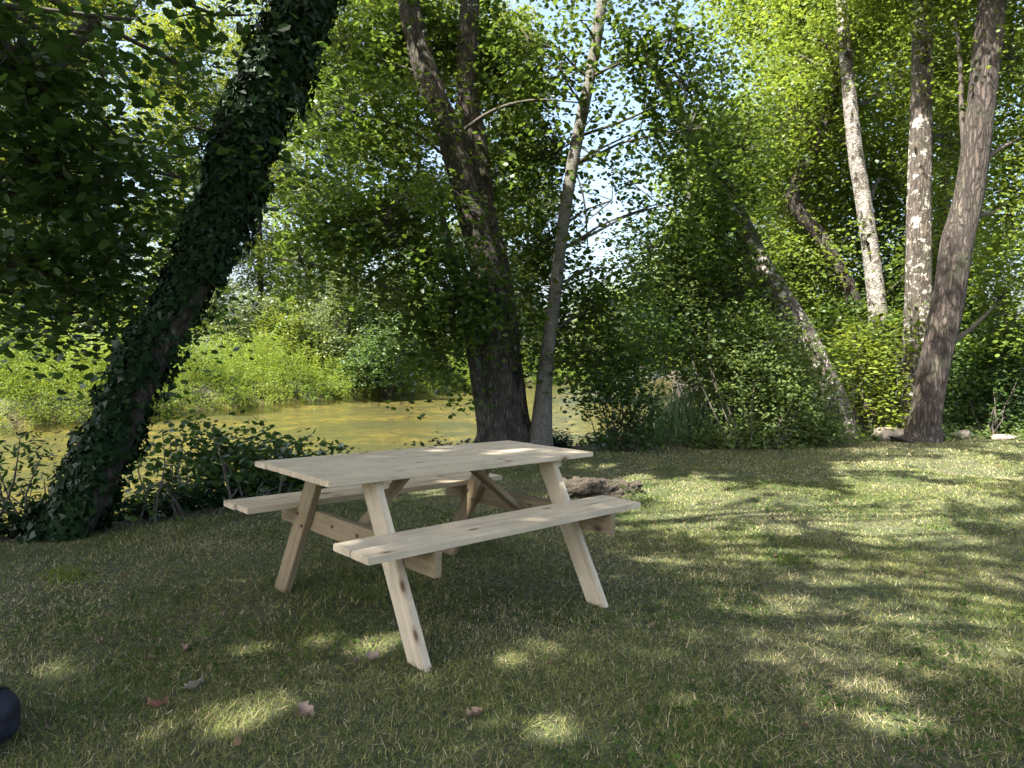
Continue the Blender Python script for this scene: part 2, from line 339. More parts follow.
def tint_mat(name, stops, rough=.8, trans=None):
    m, nt, out = newmat(name); lk = nt.links.new
    a = N(nt, 'ShaderNodeAttribute', attribute_name='tint')
    c = ramp(nt, a.outputs['Fac'], stops)
    d = N(nt, 'ShaderNodeBsdfDiffuse'); lk(c, d.inputs[0])
    tr = N(nt, 'ShaderNodeBsdfTranslucent'); lk(c, tr.inputs[0])
    mx = N(nt, 'ShaderNodeMixShader', i_0=.3); lk(d.outputs[0], mx.inputs[1]); lk(tr.outputs[0], mx.inputs[2])
    lk(mx.outputs[0], out.inputs[0]); return m
M['grass'] = tint_mat('lawn_grass_blade', [(0, (.055, .088, .023)), (.30, (.14, .175, .050)), (.52, (.25, .245, .09)), (.78, (.42, .365, .20)), (1, (.62, .53, .34))])
M['straw'] = tint_mat('dry_clippings', [(0, (.13, .11, .06)), (.6, (.25, .22, .13)), (1, (.40, .36, .25))])
M['litter'] = tint_mat('fallen_leaf_litter', [(0, (.06, .04, .025)), (.6, (.16, .10, .06)), (1, (.26, .19, .12))])

# ------------------------------------------------------------------ mesh builders
def tube(paths, seg=12, rough=.06, seed=0):
    """paths: list of [(point, radius)]; returns V, quad idx"""
    rs = np.random.default_rng(seed)
    VV, II, base = [], [], 0
    for path in paths:
        pts = np.array([p for p, r in path], float); rad = np.array([r for p, r in path], float)
        n = len(pts)
        tan = np.gradient(pts, axis=0); tan /= np.linalg.norm(tan, axis=1)[:, None] + 1e-9
        ref = np.array([.3, 1, .2]) if abs(tan[0] @ np.array([.3, 1, .2])) < 1.0 else np.array([1., 0, 0])
        a = np.cross(tan, ref); a /= np.linalg.norm(a, axis=1)[:, None] + 1e-9
        b = np.cross(tan, a)
        th = np.linspace(0, 2 * np.pi, seg, endpoint=False)
        lob = 1 + rough * 1.2 * (np.sin(th * 3 + rs.random() * 6) * .6 + np.sin(th * 5 + rs.random() * 6) * .4)[None, :] + rough * rs.normal(size=(n, seg)) * .5
        ring = pts[:, None, :] + rad[:, None, None] * lob[:, :, None] * (np.cos(th)[None, :, None] * a[:, None, :] + np.sin(th)[None, :, None] * b[:, None, :])
        VV.append(ring.reshape(-1, 3))
        i, j = np.meshgrid(np.arange(n - 1), np.arange(seg), indexing='ij')
        q = np.stack([i * seg + j, i * seg + (j + 1) % seg, (i + 1) * seg + (j + 1) % seg, (i + 1) * seg + j], -1).reshape(-1, 4)
        II.append(q + base); base += n * seg
    return np.concatenate(VV), np.concatenate(II)
def resample(path, n):
    """smooth (Catmull-Rom) resampling of [(p, r)]"""
    A = np.array([[*p, r] for p, r in path], float)
    t = np.linspace(0, len(A) - 1, n); i = np.clip(t.astype(int), 0, len(A) - 2); f = (t - i)[:, None]
    g = lambda k: A[np.clip(k, 0, len(A) - 1)]
    p0, p1, p2, p3 = g(i - 1), g(i), g(i + 1), g(i + 2)
    q = .5 * (2 * p1 + (p2 - p0) * f + (2 * p0 - 5 * p1 + 4 * p2 - p3) * f * f + (3 * p1 - p0 - 3 * p2 + p3) * f ** 3)
    return [(q[k, :3], max(.003, q[k, 3])) for k in range(n)]
def px_path(rows):
    """rows: (px, py, width_px, depth)"""
    return [(at(a, b, d), w * .5 * d / F) for a, b, w, d in rows]
def put_tube(name, paths, mat, parent, seg=12, rough=.06, seed=0):
    V, I = tube(paths, seg, rough, seed)
    return link(name, np_mesh(name, V, 4, I.ravel(), smooth=True), mat, parent)

SHAPES = {
    'diamond': (np.array([(-.5, 0, 0), (-.08, .36, .05), (.5, 0, 0), (-.08, -.36, .05)]), [(0, 1, 2, 3)]),
    'alder': (np.array([(-.5, 0, 0), (-.22, .36, .06), (.26, .36, .05), (.5, 0, -.02), (.26, -.36, .05), (-.22, -.36, .06)]), [(0, 1, 2, 3), (0, 3, 4, 5)]),
    'lance': (np.array([(-.5, 0, 0), (-.15, .16, .03), (.2, .13, .02), (.5, 0, -.08), (.2, -.13, .02), (-.15, -.16, .03)]), [(0, 1, 2, 3), (0, 3, 4, 5)]),
    'ivy': (np.array([(-.35, 0, 0), (-.45, .42, .03), (.0, .28, .03), (.5, 0, -.03), (.0, -.28, .03), (-.45, -.42, .03)]), [(0, 1, 2, 3), (0, 3, 4, 5)]),
}
def leaf_mesh(name, C, size, tint, shape='alder', nrm=None, flat=.6, droop=.35, rng=RNG, dirs=None):
    n = len(C)
    if nrm is None:
        nrm = rng.normal(size=(n, 3)); nrm[:, 2] += np.sign(nrm[:, 2]) * flat * 1.6
    nrm = nrm / (np.linalg.norm(nrm, axis=1)[:, None] + 1e-9)
    d = rng.normal(size=(n, 3)) if dirs is None else dirs.copy()
    d[:, 2] -= droop
    d -= (d * nrm).sum(1)[:, None] * nrm
    d /= np.linalg.norm(d, axis=1)[:, None] + 1e-9
    w = np.cross(nrm, d)
    S, Fc = SHAPES[shape]
    size = np.broadcast_to(size, (n,)) if np.ndim(size) else np.full(n, size)
    asp = rng.uniform(.8, 1.15, n)
    V = C[:, None, :] + size[:, None, None] * (S[None, :, 0, None] * d[:, None, :] + S[None, :, 1, None] * asp[:, None, None] * w[:, None, :] + S[None, :, 2, None] * nrm[:, None, :])
    k = len(S)
    I = (np.arange(n)[:, None, None] * k + np.array(Fc)[None]).reshape(-1)
    return np_mesh(name, V.reshape(-1, 3), 4, I, tint=np.repeat(np.clip(tint, 0, 1), len(Fc)))

def clumped(blobs, per=26, spread=.32, flatten=.45, shell=.5, rng=RNG):
    """blobs: (centre, radii(3), n). Leaves sit on sprays spread through each ellipsoid. -> leaf centres, clump tint, clump centres, owner"""
    CC, TT, KK, OO = [], [], [], []
    for bi, (c, r, n) in enumerate(blobs):
        k = max(2, int(n / per))
        q = rng.normal(size=(k, 3)); q /= np.linalg.norm(q, axis=1)[:, None]
        q *= (rng.random(k) ** (1 / 3 * (1 - shell) + .12))[:, None]
        kc = np.asarray(c) + q * np.asarray(r)
        own = rng.integers(0, k, int(n))
        sc = rng.uniform(.6, 1.5, k)[own] * spread
        off = rng.normal(size=(int(n), 3)); off *= np.minimum(1, 1.55 / np.linalg.norm(off, axis=1))[:, None] * 1.1; off = off * sc[:, None] * np.array([1, 1, flatten])
        rr = np.hypot(off[:, 0], off[:, 1]); off[:, 2] -= .25 * rr ** 2 / (spread + 1e-6)
        CC.append(kc[own] + off); tk = rng.uniform(.1, .9, k); TT.append(tk[own] + rng.normal(size=int(n)) * .16)
        KK.append(kc); OO.append(np.full(k, bi))
    return np.concatenate(CC), np.concatenate(TT), np.concatenate(KK), np.concatenate(OO)
def twig_paths(K, O, blobs, rad=.012, rng=RNG, frac=1.0, roots=None):
    out = []
    for k, o in zip(K, O):
        if rng.random() > frac: continue
        c = np.asarray(blobs[o][0]) if roots is None else roots[o]
        mid = (k + c) / 2 + rng.normal(size=3) * .06 * np.linalg.norm(k - c) + np.array([0, 0, .05 * np.linalg.norm(k - c)])
        out.append([(c, rad), (mid, rad * .65), (k, rad * .25)])
    return out
def pxblob(px, py, d, rx, ry, rd, cov, leaf):
    k = d / F
    n = 1.75 * cov * math.pi * rx * ry * k * k / (leaf * leaf * .36)
    return (at(px, py, d), (rx * k, rd, ry * k), int(n))

# ------------------------------------------------------------------ ground, water
def build_ground():
    def axis(lo, hi, fine_lo, fine_hi, step, grow):
        a = list(np.arange(fine_lo, fine_hi, step)); s = step
        x = a[-1]
        while x < hi: s *= grow; x += s; a.append(x)
        s = step; x = a[0]; pre = []
        while x > lo: s *= grow; x -= s; pre.append(x)
        return np.array(pre[::-1] + a)
    xs = axis(-420, 420, -8, 8, .09, 1.045); ys = axis(-60, 600, 1.2, 13, .09, 1.035)
    X, Y = np.meshgrid(xs, ys, indexing='ij')
    z, s, q = terrain(X.ravel(), Y.ravel(), True)
    V = np.stack([X.ravel(), Y.ravel(), z], -1)
    nx, ny = len(xs), len(ys)
    i, j = np.meshgrid(np.arange(nx - 1), np.arange(ny - 1), indexing='ij')
    I = np.stack([i * ny + j, (i + 1) * ny + j, (i + 1) * ny + j + 1, i * ny + j + 1], -1).reshape(-1)
    bank = sstep(s + (fbm(V[:, 0] * 2.5, V[:, 1] * 2.5) - .5) * .9, -.45, .2)
    wood = sstep(V[:, 1] - (10.9 + (fbm(V[:, 0] * 1.5, V[:, 1] * 1.5) - .5) * 1.2), -.3, .5)
    mound = np.exp(-((V[:, 0] - MOUND[0] + .12) ** 2 / .12 + (V[:, 1] - MOUND[1]) ** 2 / .08))
    bank = bank * sstep(q + (fbm(V[:, 0], V[:, 1]) - .5), .5, -.1)
    bank = np.clip(np.maximum(np.maximum(bank, wood * (q < 0)), sstep(mound + (fbm(V[:, 0] * 9, V[:, 1] * 9) - .5) * .5, .3, .6)), 0, 1)
    bed = sstep(s, .7, 1.3) * sstep(q, .6, -.1)
    me = np_mesh('ground', V, 4, I, smooth=True, attrs={'bank': bank, 'bed': bed})
    tag(link('ground', me, M['ground']), 'mown grass lawn falling at its edge to a shallow river bed', kind='structure')
    V = np.array([(-60, 2, WATER_Z), (30, 2, WATER_Z), (30, 140, WATER_Z), (-60, 140, WATER_Z)], float)
    tag(link('water', np_mesh('water', V, 4, np.arange(4)), M['water']), 'shallow golden river behind the picnic table', kind='structure')
build_ground()

def edge_y(x): return np.interp(x, NEAR_EDGE[:, 0], NEAR_EDGE[:, 1])

def build_grass():
    rng = np.random.default_rng(5)
    XX, YY, SZ = [], [], []
    for y0, y1, dens, w in [(1.5, 3.2, 17000, .75), (3.2, 5, 9000, 1.0), (5, 7.5, 4800, 1.4), (7.5, 13.5, 2000, 2.2)]:
        n = int(dens * (y1 ** 2 - y0 ** 2) * .5 * 1.64)
        y = np.sqrt(rng.uniform(y0 ** 2, y1 ** 2, n)); x = rng.uniform(-.82, .82, n) * y
        XX.append(x); YY.append(y); SZ.append(np.full(n, w))
    x = np.concatenate(XX); y = np.concatenate(YY); wf = np.concatenate(SZ)
    z, s, q = terrain(x, y, True)
    md = np.exp(-((x - MOUND[0] + .12) ** 2 / .12 + (y - MOUND[1]) ** 2 / .08))
    thin = fbm(x * 1.6 + 3, y * 1.6)
    keep = (s < -.05 - rng.random(len(x)) * .35) & (y < 10.9 + (fbm(x * 1.5, y * 1.5) - .5) * 1.2) & (md < .35 + .3 * rng.random(len(x))) & (rng.random(len(x)) < .55 + 1.1 * (thin - .3))
    x, y, z, wf, thin = x[keep], y[keep], z[keep], wf[keep], thin[keep]
    n = len(x)
    h = rng.uniform(.008, .023, n) * (.7 + .8 * fbm(x * 3, y * 3)) * np.where(wf > 2, 1.15, 1)
    tuft = fbm(x * 1.2 + 40, y * 1.2, 2) > .70
    h = np.where(tuft, h * 1.35, h)
    az = rng.uniform(0, 2 * np.pi, n); lean = np.abs(rng.normal(size=n)) * 1.7
    dx, dy = np.cos(az), np.sin(az)
    w = rng.uniform(.0016, .0034, n) * wf
    P = np.stack([x, y, z - .003], -1)
    side = np.stack([-dy, dx, np.zeros(n)], -1) * w[:, None]
    tip = P + np.stack([dx * h * lean, dy * h * lean, h], -1)
    V = np.stack([P - side, P + side, tip], 1).reshape(-1, 3)
    dry = fbm(x * .9 + 9, y * .9 + 2)
    tint = .06 + rng.beta(2, 2.8, n) * .75 + np.where(rng.random(n) < .08 + 1.3 * np.clip(dry - .47, 0, 1), .45, 0) - .10 * tuft
    tag(link('lawn_grass', np_mesh('lawn_grass', V, 3, np.arange(3 * n), tint=np.clip(tint, 0, 1)), M['grass']), 'short mown grass with dry patches covering the lawn', 'grass', kind='stuff')
    # dry clippings lying on the grass
    n = 26000
    y = np.sqrt(rng.uniform(1.5 ** 2, 10.5 ** 2, n)); x = rng.uniform(-.8, .8, n) * y
    z, s, q = terrain(x, y, True)
    k = (s < -.1) & (rng.random(n) < .35 + 1.2 * (fbm(x * 1.1 + 20, y * 1.1) - .35)); x, y, z = x[k], y[k], z[k]; n = len(x)
    az = rng.uniform(0, 2 * np.pi, n); ln = rng.uniform(.012, .05, n); w = rng.uniform(.0007, .0015, n) * (1 + y * .15)
    d = np.stack([np.cos(az) * ln, np.sin(az) * ln, rng.normal(size=n) * .006], -1); sd = np.stack([-np.sin(az), np.cos(az), np.zeros(n)], -1) * w[:, None]
    P = np.stack([x, y, z + rng.uniform(.006, .022, n)], -1)
    V = np.stack([P - d / 2 - sd, P - d / 2 + sd, P + d / 2 + sd, P + d / 2 - sd], 1).reshape(-1, 3)
    tag(link('grass_clippings', np_mesh('grass_clippings', V, 4, np.arange(4 * n), tint=rng.random(n)), M['straw']), 'dry straw coloured clippings scattered over the lawn', 'clippings', kind='stuff')
build_grass()
def lawn_weeds():
    rr = np.random.default_rng(17); n = 60000
    y = np.sqrt(rr.uniform(1.5 ** 2, 8 ** 2, n)); x = rr.uniform(-.8, .8, n) * y
    z, s, q = terrain(x, y, True)
    feet = np.array([(TX + u_ * math.cos(YAW) - v_ * math.sin(YAW), TY + u_ * math.sin(YAW) + v_ * math.cos(YAW)) for u_ in (-.57, .57) for v_ in (-.66, .64)])
    near = np.min(np.hypot(x[:, None] - feet[None, :, 0], y[:, None] - feet[None, :, 1]), axis=1)
    k = (near > .14) & (fbm(x * 1.7 + 70, y * 1.7 + 3, 3) > .575) & (s < -.3) & (rr.random(n) < .8); x, y, z = x[k], y[k], z[k]; n = len(x)
    C = np.stack([x, y, z + rr.uniform(.008, .03, n)], -1)
    me = leaf_mesh('lawn_weeds', C, .016 * rr.uniform(.6, 1.5, n), rr.random(n), 'alder', flat=1.2, rng=rr)
    tag(link('lawn_weeds', me, M['weed']), 'low clover and small weeds in green patches through the lawn', 'weeds', kind='stuff')

# ------------------------------------------------------------------ picnic table
def boards_mesh(name, boards, bevel=.003):
    """boards: (origin, length axis, width axis, thick axis, L, W, T) centred"""
    bm = bmesh.new(); lay = bm.verts.layers.float_vector.new('gco')
    for o, ax, ay, az, Lh, Wh, Th in boards:
        o, ax, ay, az = Vector(o), Vector(ax), Vector(ay), Vector(az)
        b2 = bmesh.new()
        vs = {}
        for i in (-1, 1):
            for j in (-1, 1):
                for k in (-1, 1): vs[i, j, k] = b2.verts.new((i * Lh / 2, j * Wh / 2, k * Th / 2))
        for f in [((-1, -1, -1), (-1, 1, -1), (1, 1, -1), (1, -1, -1)), ((-1, -1, 1), (1, -1, 1), (1, 1, 1), (-1, 1, 1)),
                  ((-1, -1, -1), (1, -1, -1), (1, -1, 1), (-1, -1, 1)), ((-1, 1, -1), (-1, 1, 1), (1, 1, 1), (1, 1, -1)),
                  ((-1, -1, -1), (-1, -1, 1), (-1, 1, 1), (-1, 1, -1)), ((1, -1, -1), (1, 1, -1), (1, 1, 1), (1, -1, 1))]:
            b2.faces.new([vs[v] for v in f])
        bmesh.ops.bevel(b2, geom=list(b2.edges), offset=bevel, segments=2, affect='EDGES')
        off = Vector((random.uniform(0, 50), random.uniform(0, 50), random.uniform(0, 50)))
        mp = {}
        for v in b2.verts:
            nv = bm.verts.new(o + ax * v.co.x + ay * v.co.y + az * v.co.z); nv[lay] = v.co + off; mp[v] = nv
        for f in b2.faces: bm.faces.new([mp[v] for v in f.verts])
        b2.free()
    bm.normal_update()
    me = bpy.data.meshes.new(name); bm.to_mesh(me); bm.free()
    return me
def build_table():
    t = empty('picnic_table', (TX, TY, gz(TX, TY) * 0), 'pale new wooden picnic table with attached benches on shaded lawn', 'picnic table', rot=(AY, -AX, YAW))
    X, Y, Z = (1, 0, 0), (0, 1, 0), (0, 0, 1)
    def part(name, boards, mat='wood', bev=.003, parent=t):
        o = bpy.data.objects.new(name, boards_mesh(name, boards, bev)); col.objects.link(o); o.parent = parent; o.data.materials.append(M[mat]); return o
    # top: six boards
    nb, W, Lt, th = 6, .712, 1.675, .026
    bw = W / nb
    part('tabletop', [((random.uniform(-.004, .004), -W / 2 + bw * (i + .5), .748 - th / 2 + random.uniform(-.001, .001)), X, Y, Z, Lt + random.uniform(-.005, .005), bw - .0015, th) for i in range(nb)])
    # benches: two boards each
    for sg in (-1, 1):
        w = .13
        part('bench_seat', [((random.uniform(-.005, .005) + (.0 if k else -.006), sg * (.687 - w / 2 - k * (w + .007)), .509 - .015), X, Y, Z, 1.70 + random.uniform(-.006, .01), w, .03) for k in (0, 1)])
    def bolt(o, parent):
        bm = bmesh.new(); bmesh.ops.create_cone(bm, cap_ends=True, segments=10, radius1=.009, radius2=.007, depth=.008, matrix=Matrix.Translation(o) @ Matrix.Rotation(math.pi / 2, 4, 'Y'))
        me = bpy.data.meshes.new('bolt'); bm.to_mesh(me); bm.free()
        b = bpy.data.objects.new('bolt', me); col.objects.link(b); b.parent = parent; me.materials.append(M['steel'])
    for fu in (-.568, .568):
        for sg in (-1, 1):
            # leg: plank .112 wide, .038 thick, splayed in v
            v0, z0, v1, z1 = (sg * .636 if sg > 0 else -.655), (-.035 if sg > 0 else -.045), sg * .232, .7205
            dv, dz = v1 - v0, z1 - z0; ln = math.hypot(dv, dz); ax = (0, dv / ln, dz / ln)
            bm = bmesh.new(); lay = bm.verts.layers.float_vector.new('gco')
            hw = .062; off = Vector((random.uniform(0, 50), random.uniform(0, 50), 0)); hx = .019
            pr = [(v0 - hw, z0), (v0 + hw, z0), (v1 + hw, z1), (v1 - hw, z1)]
            vv = []
            for ux in (-hx, hx):
                for (a, b) in pr:
                    q = bm.verts.new((fu + ux, a, b)); s = (a - v0) * ax[1] + (b - z0) * ax[2]
                    q[lay] = Vector((s, (a - v0) * ax[2] - (b - z0) * ax[1], ux)) + off; vv.append(q)
            for f in [(3, 2, 1, 0), (4, 5, 6, 7), (0, 1, 5, 4), (1, 2, 6, 5), (2, 3, 7, 6), (3, 0, 4, 7)]: bm.faces.new([vv[i] for i in f])
            bmesh.ops.recalc_face_normals(bm, faces=bm.faces)
            bmesh.ops.bevel(bm, geom=list(bm.edges), offset=.0035, segments=2, affect='EDGES')
            me = bpy.data.meshes.new('leg'); bm.to_mesh(me); bm.free()
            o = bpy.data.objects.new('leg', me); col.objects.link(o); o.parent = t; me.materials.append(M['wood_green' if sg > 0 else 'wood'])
            zb = .425; vb = v0 + (zb - z0) / dz * dv
            for e in (-1, 1): bolt((fu - hx - .003, vb + e * .022, zb + e * .028), o)
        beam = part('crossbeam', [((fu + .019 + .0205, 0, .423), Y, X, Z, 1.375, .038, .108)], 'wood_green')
        for vb in (-.1, .13): bolt((fu + .019 + .001 - .003, vb, .43), beam)
        part('batten', [((fu + .019 + .0205, 0, .6985), Y, X, Z, .60, .038, .046)], 'wood')
        s = 1 if fu < 0 else -1
        a = Vector((fu + .040 + s * .021, 0, .40)); b = Vector((fu + s * .40, 0, .712)); d = (b - a).normalized()
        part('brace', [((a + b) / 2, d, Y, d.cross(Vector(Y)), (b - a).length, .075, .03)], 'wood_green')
build_table()

# ------------------------------------------------------------------ trees: generic
def foliage(name, blobs, leaf, mat, parent, shape='alder', per=34, spread=.3, gaps=True, limit_z=None, flatten=.45, rng=RNG, flat=.6, droop=.35, shell=.5, tadd=0):
    C, T, K, O = clumped(blobs, per, spread, flatten, shell, rng)
    k = np.ones(len(C), bool)
    if gaps: k &= free_of_gaps(C)
    zt = terrain(C[:, 0], C[:, 1]); k &= C[:, 2] > zt + .03
    C, T = C[k], T[k]
    sz = leaf * rng.uniform(.55, 1.35, len(C))
    o = link(name, leaf_mesh(name, C, sz, T + tadd, shape, flat=flat, droop=droop, rng=rng), M[mat], parent)
    kk = K[:, 2] > terrain(K[:, 0], K[:, 1]) + .1
    if gaps: kk &= clear_of_gaps(K)
    K, O = K[kk], O[kk]
    return K, O
def bent(a, b, ra, rb, sag=.1, n=9, rng=RNG, wob=.05):
    a, b = np.asarray(a, float), np.asarray(b, float); ln = np.linalg.norm(b - a)
    m = (a + b) / 2 + np.array([0, 0, sag * ln]) + rng.normal(size=3) * wob * ln
    P = resample([(a, ra), ((a + m) / 2 + rng.normal(size=3) * wob * .4 * ln, ra * .8 + rb * .2), (m, (ra + rb) / 2), (b, rb)], n)
    return P

def auto_tree(x, y, h, cr, mat, barkm, leaf, n, label, group, shape='diamond', base=.28, name='tree', r0=None, lean=(0, 0), spread=.5, per=40, rng=RNG, gaps=False, tadd=0):
    z = gz(x, y); t = empty(name, (x, y, z), label, 'tree', group)
    r0 = r0 or h * .016
    top = np.array([x + lean[0], y + lean[1], z + h * .93])
    p = resample([((x, y, z - .15), r0 * 1.25), ((x + lean[0] * .25, y + lean[1] * .25, z + h * .3), r0 * .85), ((x + lean[0] * .6, y + lean[1] * .6, z + h * .62), r0 * .55), (top, r0 * .12)], 14)
    put_tube('trunk', [p], M[barkm], t, 10, .05, int(x * 10) % 97 + 5)
    blobs, limbs = [], []
    nb = int(9 + cr)
    for i in range(nb):
        f = (i + .5) / nb; hh = h * (base + (1 - base) * f)
        rad = cr * (math.sin(math.pi * (.12 + .80 * f)) ** .8) * rng.uniform(.45, .95)
        a = i * 2.4 + rng.uniform(-.5, .5)
        kx = np.array([x + lean[0] * f + math.cos(a) * rad * .62, y + lean[1] * f + math.sin(a) * rad * .62, z + hh])
        br = cr * rng.uniform(.34, .56)
        blobs.append((kx, (br, br, br * rng.uniform(.55, .8)), int(2.4 * n / nb)))
        st = np.array([x + lean[0] * f * .7, y + lean[1] * f * .7, z + max(h * .15, hh - rad * .6)])
        limbs.append(bent(st, kx, r0 * .35 * (1.1 - f), r0 * .1, .05, 6, rng))
    K, O = foliage('crown', blobs, leaf, mat, t, shape, per, spread, gaps, rng=rng, tadd=tadd)
    put_tube('branches', limbs, M['twig'], t, 6, .03)
    return t

# ------------------------------------------------------------------ ivy tree (left)
def ivy_tree():
    rows = [(45, 562, 80, 4.75), (68, 530, 56, 4.8), (96, 480, 46, 4.85), (123, 420, 42, 4.9), (152, 353, 43, 4.95), (185, 298, 41, 5.0), (218, 223, 44, 5.05), (240, 160, 43, 5.1), (261, 101, 43, 5.2), (292, 37, 40, 5.3), (325, -60, 38, 5.5), (350, -200, 30, 5.7)]
    path = px_path(rows); p0 = path[0][0]
    t = empty('ivy_covered_tree', (p0[0], p0[1], gz(p0[0], p0[1])), 'leaning dark tree trunk covered in ivy at the left bank edge', 'tree')
    P = resample(path, 34)
    P = [(p, r * .80) for p, r in P]; put_tube('trunk', [P], M['bark'], t, 18, .07, 4)
    rng = np.random.default_rng(21)
    # ivy leaves over the trunk
    pts = np.array([p for p, r in P]); rad = np.array([r for p, r in P])
    n = 34000
    tt = rng.uniform(.0, len(P) - 1.01, n); i = tt.astype(int); f = (tt - i)[:, None]
    c = pts[i] * (1 - f) + pts[i + 1] * f; r = rad[i] * (1 - f[:, 0]) + rad[i + 1] * f[:, 0]
    tan = pts[i + 1] - pts[i]; tan /= np.linalg.norm(tan, axis=1)[:, None]
    th = rng.uniform(0, 2 * np.pi, n)
    a = np.cross(tan, np.array([0, 1., 0])); a /= np.linalg.norm(a, axis=1)[:, None]      # points right of the leaning trunk
    b = np.cross(a, tan)
    out = np.cos(th)[:, None] * a + np.sin(th)[:, None] * b
    thick = .012 + .10 * rng.random(n) ** 2 * (.4 + 1.2 * vnoise(tt * .9, th * 1.2)) + .07 * sstep(tt, 18, 28) * rng.random(n)
    s = tt / len(P)
    rightness = out[:, 0]
    bare = (rightness > .52 + .5 * (vnoise(tt * .8 + 7, th * 0) - .5)) & (s > .05) & (s < .47) & (rng.random(n) < .93)
    C = c + out * (r * 1.0 + thick)[:, None]
    nr = out + rng.normal(size=(n, 3)) * .45 + np.array([0, 0, .25])
    k = ~bare; k &= C[:, 2] > terrain(C[:, 0], C[:, 1])
    tint = np.clip(.35 + .3 * rng.normal(size=n) + .4 * (vnoise(tt * 2, th * 3) - .5), 0, 1)
    sz = .05 * rng.uniform(.5, 1.6, n)
    link('ivy', leaf_mesh('ivy', C[k], sz[k], tint[k], 'ivy', nrm=nr[k], droop=.9, rng=rng), M['ivy'], t)
    # crown above the table
    rr = np.random.default_rng(22)
    lf = .075
    bl = [((-1.6, 5.2, 5.7), (1.5, 1.3, .8), 7200), ((.2, 5.4, 6.1), (1.6, 1.3, .7), 8400), ((1.6, 5.0, 5.9), (1.5, 1.4, .7), 8400), ((-.6, 6.6, 6.7), (2, 1.5, 1.0), 9600), ((1.4, 6.8, 7.1), (2.0, 1.5, 1.0), 9600),
          ((-3.2, 5.4, 5.9), (1.4, 1.3, .8), 6400), ((-.6, 5.5, 8.1), (2.4, 2.2, 1.2), 10400), ((3.2, 6.2, 6.7), (1.6, 1.6, .9), 8400), ((-2.6, 6.6, 7.3), (1.8, 1.6, 1.1), 7200)]
    bl += [pxblob(*b, lf) for b in [(318, 90, 5.4, 34, 60, .4, .5), (205, 130, 5.2, 40, 60, .4, .9), (300, 170, 5.4, 34, 36, .35, .5)]]
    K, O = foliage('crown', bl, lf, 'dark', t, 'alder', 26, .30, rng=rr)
    tp = pts[-6]
    limbs = [bent(pts[-5 + (q % 4)], b[0], .07, .02, .05, 8, rr) for q, b in enumerate(bl[:9])]
    put_tube('branches', limbs + twig_paths(K, O, bl, .010, rr, .6), M['twig'], t, 5, .03)
ivy_tree()

# ------------------------------------------------------------------ spreading tree outside the left edge, branches hang into the picture
def overhang_tree():
    rr = np.random.default_rng(31)
    x, y = -5.4, 2.4; z = gz(x, y)
    t = empty('spreading_tree', (x, y, z), 'spreading tree whose dark leafy boughs hang in at the upper left corner', 'tree')
    P = resample([((x, y, z - .15), .34), ((x + .1, y + .1, 1.5), .27), ((x + .3, y, 3.2), .22), ((x + .7, y - .3, 5.2), .16), ((x + 1.0, y - .4, 7.5), .06)], 16)
    put_tube('trunk', [P], M['bark'], t, 14, .07, 9)
    lf = .075
    bl = [pxblob(*b, lf) for b in [
        (20, 70, 4.4, 90, 60, .6, 2.6), (130, 20, 5.0, 60, 34, .4, 1.9), (215, 15, 5.5, 50, 30, .4, 1.6), (95, 60, 4.9, 66, 46, .5, 1.1), (190, 70, 5.6, 50, 40, .5, .5), (50, 170, 4.9, 90, 60, .6, 2.5), (140, 160, 5.6, 50, 45, .5, .8),
        (30, 260, 5.4, 80, 48, .5, 2.6), (115, 250, 5.9, 60, 44, .5, 1.6), (190, 180, 6.2, 40, 60, .4, .7), (55, 315, 6.0, 70, 28, .4, 1.8), (135, 320, 6.4, 34, 34, .4, 1.2), (185, 300, 6.6, 26, 50, .4, 1.1)]]
    nlow = len(bl)
    # high crown out of view, spread wide to shade the lawn
    for cx in (-9.5, -7.8, -6, -4.2, -2.4, -.6, 1.2, 3.0, 4.6):
        for cy in (-2.6, -.9, .8, 2.5, 4.0):
            if cx > 1.5 and cy > 3.2: continue
            zz = 5.6 + rr.uniform(0, 3.2) + .35 * max(0, cy - 1)
            bl.append(((cx + rr.uniform(-.5, .5), cy + rr.uniform(-.5, .5), zz), (1.35, 1.3, .8), 5600 if cx < .9 else (2700 if cx < 2.5 else 1700)))
    for cx in (-8.6, -6.9, -5.1, -3.3, -1.5, .3, 2.1):
        for cy in (-1.8, 0, 1.7):
            bl.append(((cx + rr.uniform(-.4, .4), cy + rr.uniform(-.4, .4), 7.4 + rr.uniform(0, 2.0)), (1.3, 1.2, .7), 4200 if cx < 0 else 1500))
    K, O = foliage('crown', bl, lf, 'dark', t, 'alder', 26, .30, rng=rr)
    limbs = []
    for i, b in enumerate(bl):
        st = P[5 + i % 9][0]
        limbs.append(bent(st, b[0], .05, .014, .06 if i < nlow else .12, 8, rr, .03))
    limbs.append(resample([(P[8][0], .14), (at(-20, 40, 4.2), .085), (at(28, 92, 4.6), .07), (at(60, 60, 4.8), .055), (at(95, 20, 5), .04)], 14))
    limbs.append(resample([(P[7][0], .10), (at(-10, 190, 4.8), .05), (at(60, 200, 5.2), .035), (at(120, 175, 5.7), .02)], 12))
    put_tube('branches', limbs + twig_paths(K[O < nlow], O[O < nlow], bl, .009, rr, .8), M['twig'], t, 5, .03)
overhang_tree()

